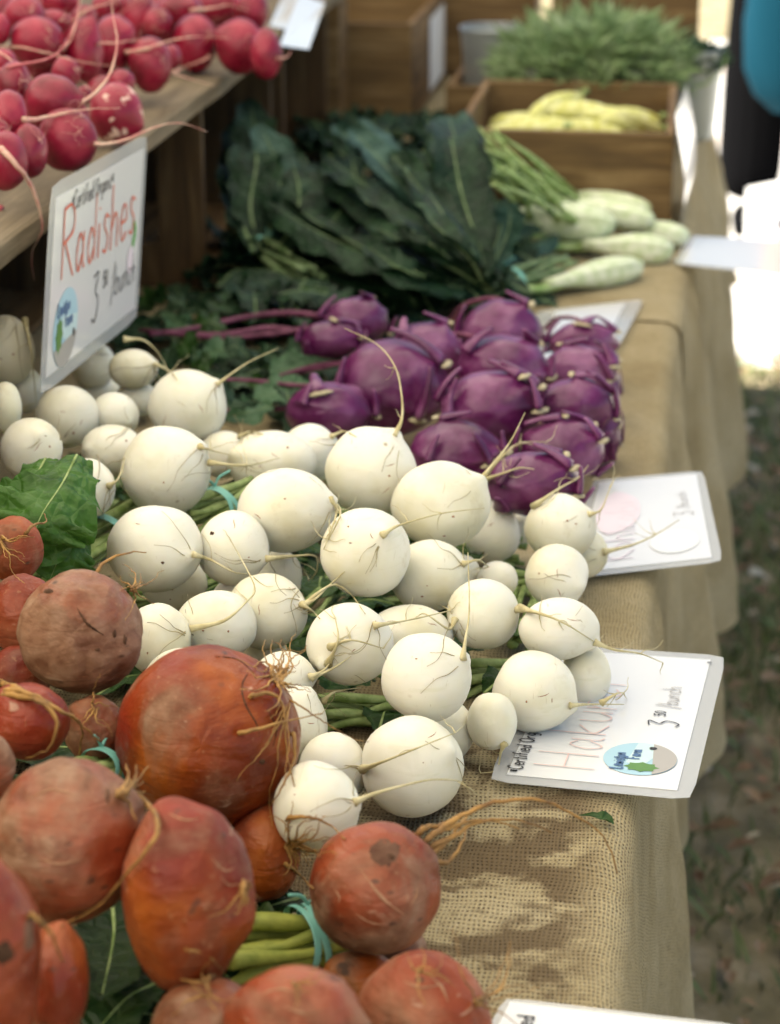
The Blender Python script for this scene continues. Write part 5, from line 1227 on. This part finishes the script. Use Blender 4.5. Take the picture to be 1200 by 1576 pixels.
# ------------------------------------------------------------------ person beyond the table
pe = P(1187, 360, 0); d_ = dz(1185, 372, 0.0); foot = at_d(1185, 372, d_)
ps = empty('person', 'person in black trousers standing beyond the table end beside the blue bag', 'person')
def skin(name, joints, edges, m, parent, lev=2):
    me = bpy.data.meshes.new(name); me.from_pydata([j[0] for j in joints], edges, []); o = bpy.data.objects.new(name, me); C.objects.link(o)
    o.modifiers.new('s', 'SKIN'); s2 = o.modifiers.new('u', 'SUBSURF'); s2.levels = s2.render_levels = lev
    for k, j in enumerate(joints): me.skin_vertices[0].data[k].radius = j[1] if hasattr(j[1], '__len__') else (j[1], j[1])
    me.skin_vertices[0].data[0].use_root = True; me.materials.append(m); o.parent = parent; return o
fx, fy = foot.x - .10, foot.y + .1
black = plain('black cloth', (.003, .003, .0035), 1.0, Specular_IOR_Level=.05); skinm = plain('skin', (.48, .27, .18), .5); blue = plain('blue woven bag', (.0012, .034, .056), .8, Specular_IOR_Level=.1); hairm = plain('brown hair', (.06, .035, .02), .6); shirt = plain('grey shirt', (.16, .15, .15), .8)
pt = lambda x, y, z_: (fx + x, fy + y, z_)
skin('body', [(pt(.16, 0, 1.0), .14), (pt(.16, 0, 1.25), (.17, .12)), (pt(.16, 0, 1.43), (.14, .09)), (pt(.16, 0, 1.52), .055), (pt(.16, -.02, 1.60), .085), (pt(.16, -.02, 1.70), .09), (pt(.16, -.01, 1.76), .06),
              (pt(-.02, 0, 1.42), .055), (pt(-.08, -.02, 1.15), .042), (pt(-.06, -.12, .92), .032), (pt(-.05, -.14, .84), .038), (pt(.34, 0, 1.42), .055), (pt(.40, 0, 1.15), .042), (pt(.40, -.08, .92), .032), (pt(.40, -.1, .84), .038)],
     [(0, 1), (1, 2), (2, 3), (3, 4), (4, 5), (5, 6), (2, 7), (7, 8), (8, 9), (9, 10), (2, 11), (11, 12), (12, 13), (13, 14)], skinm, ps)
skin('shirt', [(pt(.16, 0, .98), .16), (pt(.16, 0, 1.25), (.185, .135)), (pt(.16, 0, 1.43), (.15, .10)), (pt(-.02, 0, 1.42), .07), (pt(-.07, -.01, 1.22), .06), (pt(.34, 0, 1.42), .07), (pt(.39, 0, 1.22), .06)], [(0, 1), (1, 2), (2, 3), (3, 4), (2, 5), (5, 6)], shirt, ps)
skin('trousers', [(pt(.16, 0, 1.0), (.17, .14)), (pt(.07, 0, .9), .12), (pt(.04, 0, .5), .105), (pt(.03, .01, .09), .10), (pt(.22, 0, .9), .12), (pt(.235, 0, .5), .105), (pt(.24, .01, .09), .10)], [(0, 1), (1, 2), (2, 3), (0, 4), (4, 5), (5, 6)], black, ps)
for x in (.03, .24): skin('shoe', [(pt(x, .04, .05), .05), (pt(x, -.06, .045), .048), (pt(x, -.15, .035), .04)], [(0, 1), (1, 2)], black, ps)
skin('hair', [(pt(.16, .03, 1.58), .08), (pt(.16, .02, 1.70), .10), (pt(.16, .0, 1.78), .07)], [(0, 1), (1, 2)], hairm, ps)
# blue bag
bb = empty('blue_bag', 'large blue bag hanging in front of black trousers at the upper picture corner', 'bag')
bc = at_d(1245, 60, 5.9); m = MB()
N = 24; V = []; prof = [(.30, .26), (.27, .80), (.16, 1.0), (.0, 1.05), (-.12, .98), (-.19, .80), (-.235, .5), (-.25, .1)]
for zz, w in prof:
    for k in range(N):
        a = 2 * math.pi * k / N; rr_ = 1 + .05 * math.sin(5 * a + zz * 9)
        V.append((bc.x + math.cos(a) * .165 * w * rr_, bc.y + math.sin(a) * .075 * w * rr_, bc.z + .04 + zz))
Fc = [(j * N + k, j * N + (k + 1) % N, (j + 1) * N + (k + 1) % N, (j + 1) * N + k) for j in range(len(prof) - 1) for k in range(N)] + [tuple(range(N)), tuple((len(prof) - 1) * N + k for k in range(N))[::-1]]
mesh_obj('bag_body', V, Fc, blue, bb)
for s_ in (-1, 1):
    m = MB(); m.tube(spline([(bc.x - .03, bc.y + .02 * s_, bc.z + .30), (bc.x - .02, bc.y + .03 * s_, bc.z + .45), (bc.x + .03, bc.y + .02 * s_, bc.z + .45), (bc.x + .05, bc.y + .02 * s_, bc.z + .30)], 5), .008, 6); m.obj('strap', blue, bb)
# white folded board on the paving
wb = empty('white_board', 'white folded notice board standing on the bright paving below the black trousers', 'notice board')
a0 = at_d(1146, 372, dz(1146, 372, .03)); 
for s_ in (0, 1):
    x0, x1 = a0.x, a0.x + .085; yb = a0.y + s_ * .12; V = [(x0, yb, .025), (x1, yb, .025), (x1, a0.y + .06 + (s_ - .5) * .01, .19), (x0, a0.y + .06 + (s_ - .5) * .01, .17)]
    V += [(a, b_ + .006, c_) for a, b_, c_ in V]
    mesh_obj('panel', V, [(0, 1, 2, 3), (7, 6, 5, 4), (0, 4, 5, 1), (1, 5, 6, 2), (2, 6, 7, 3), (3, 7, 4, 0)], M['white'], wb, False)
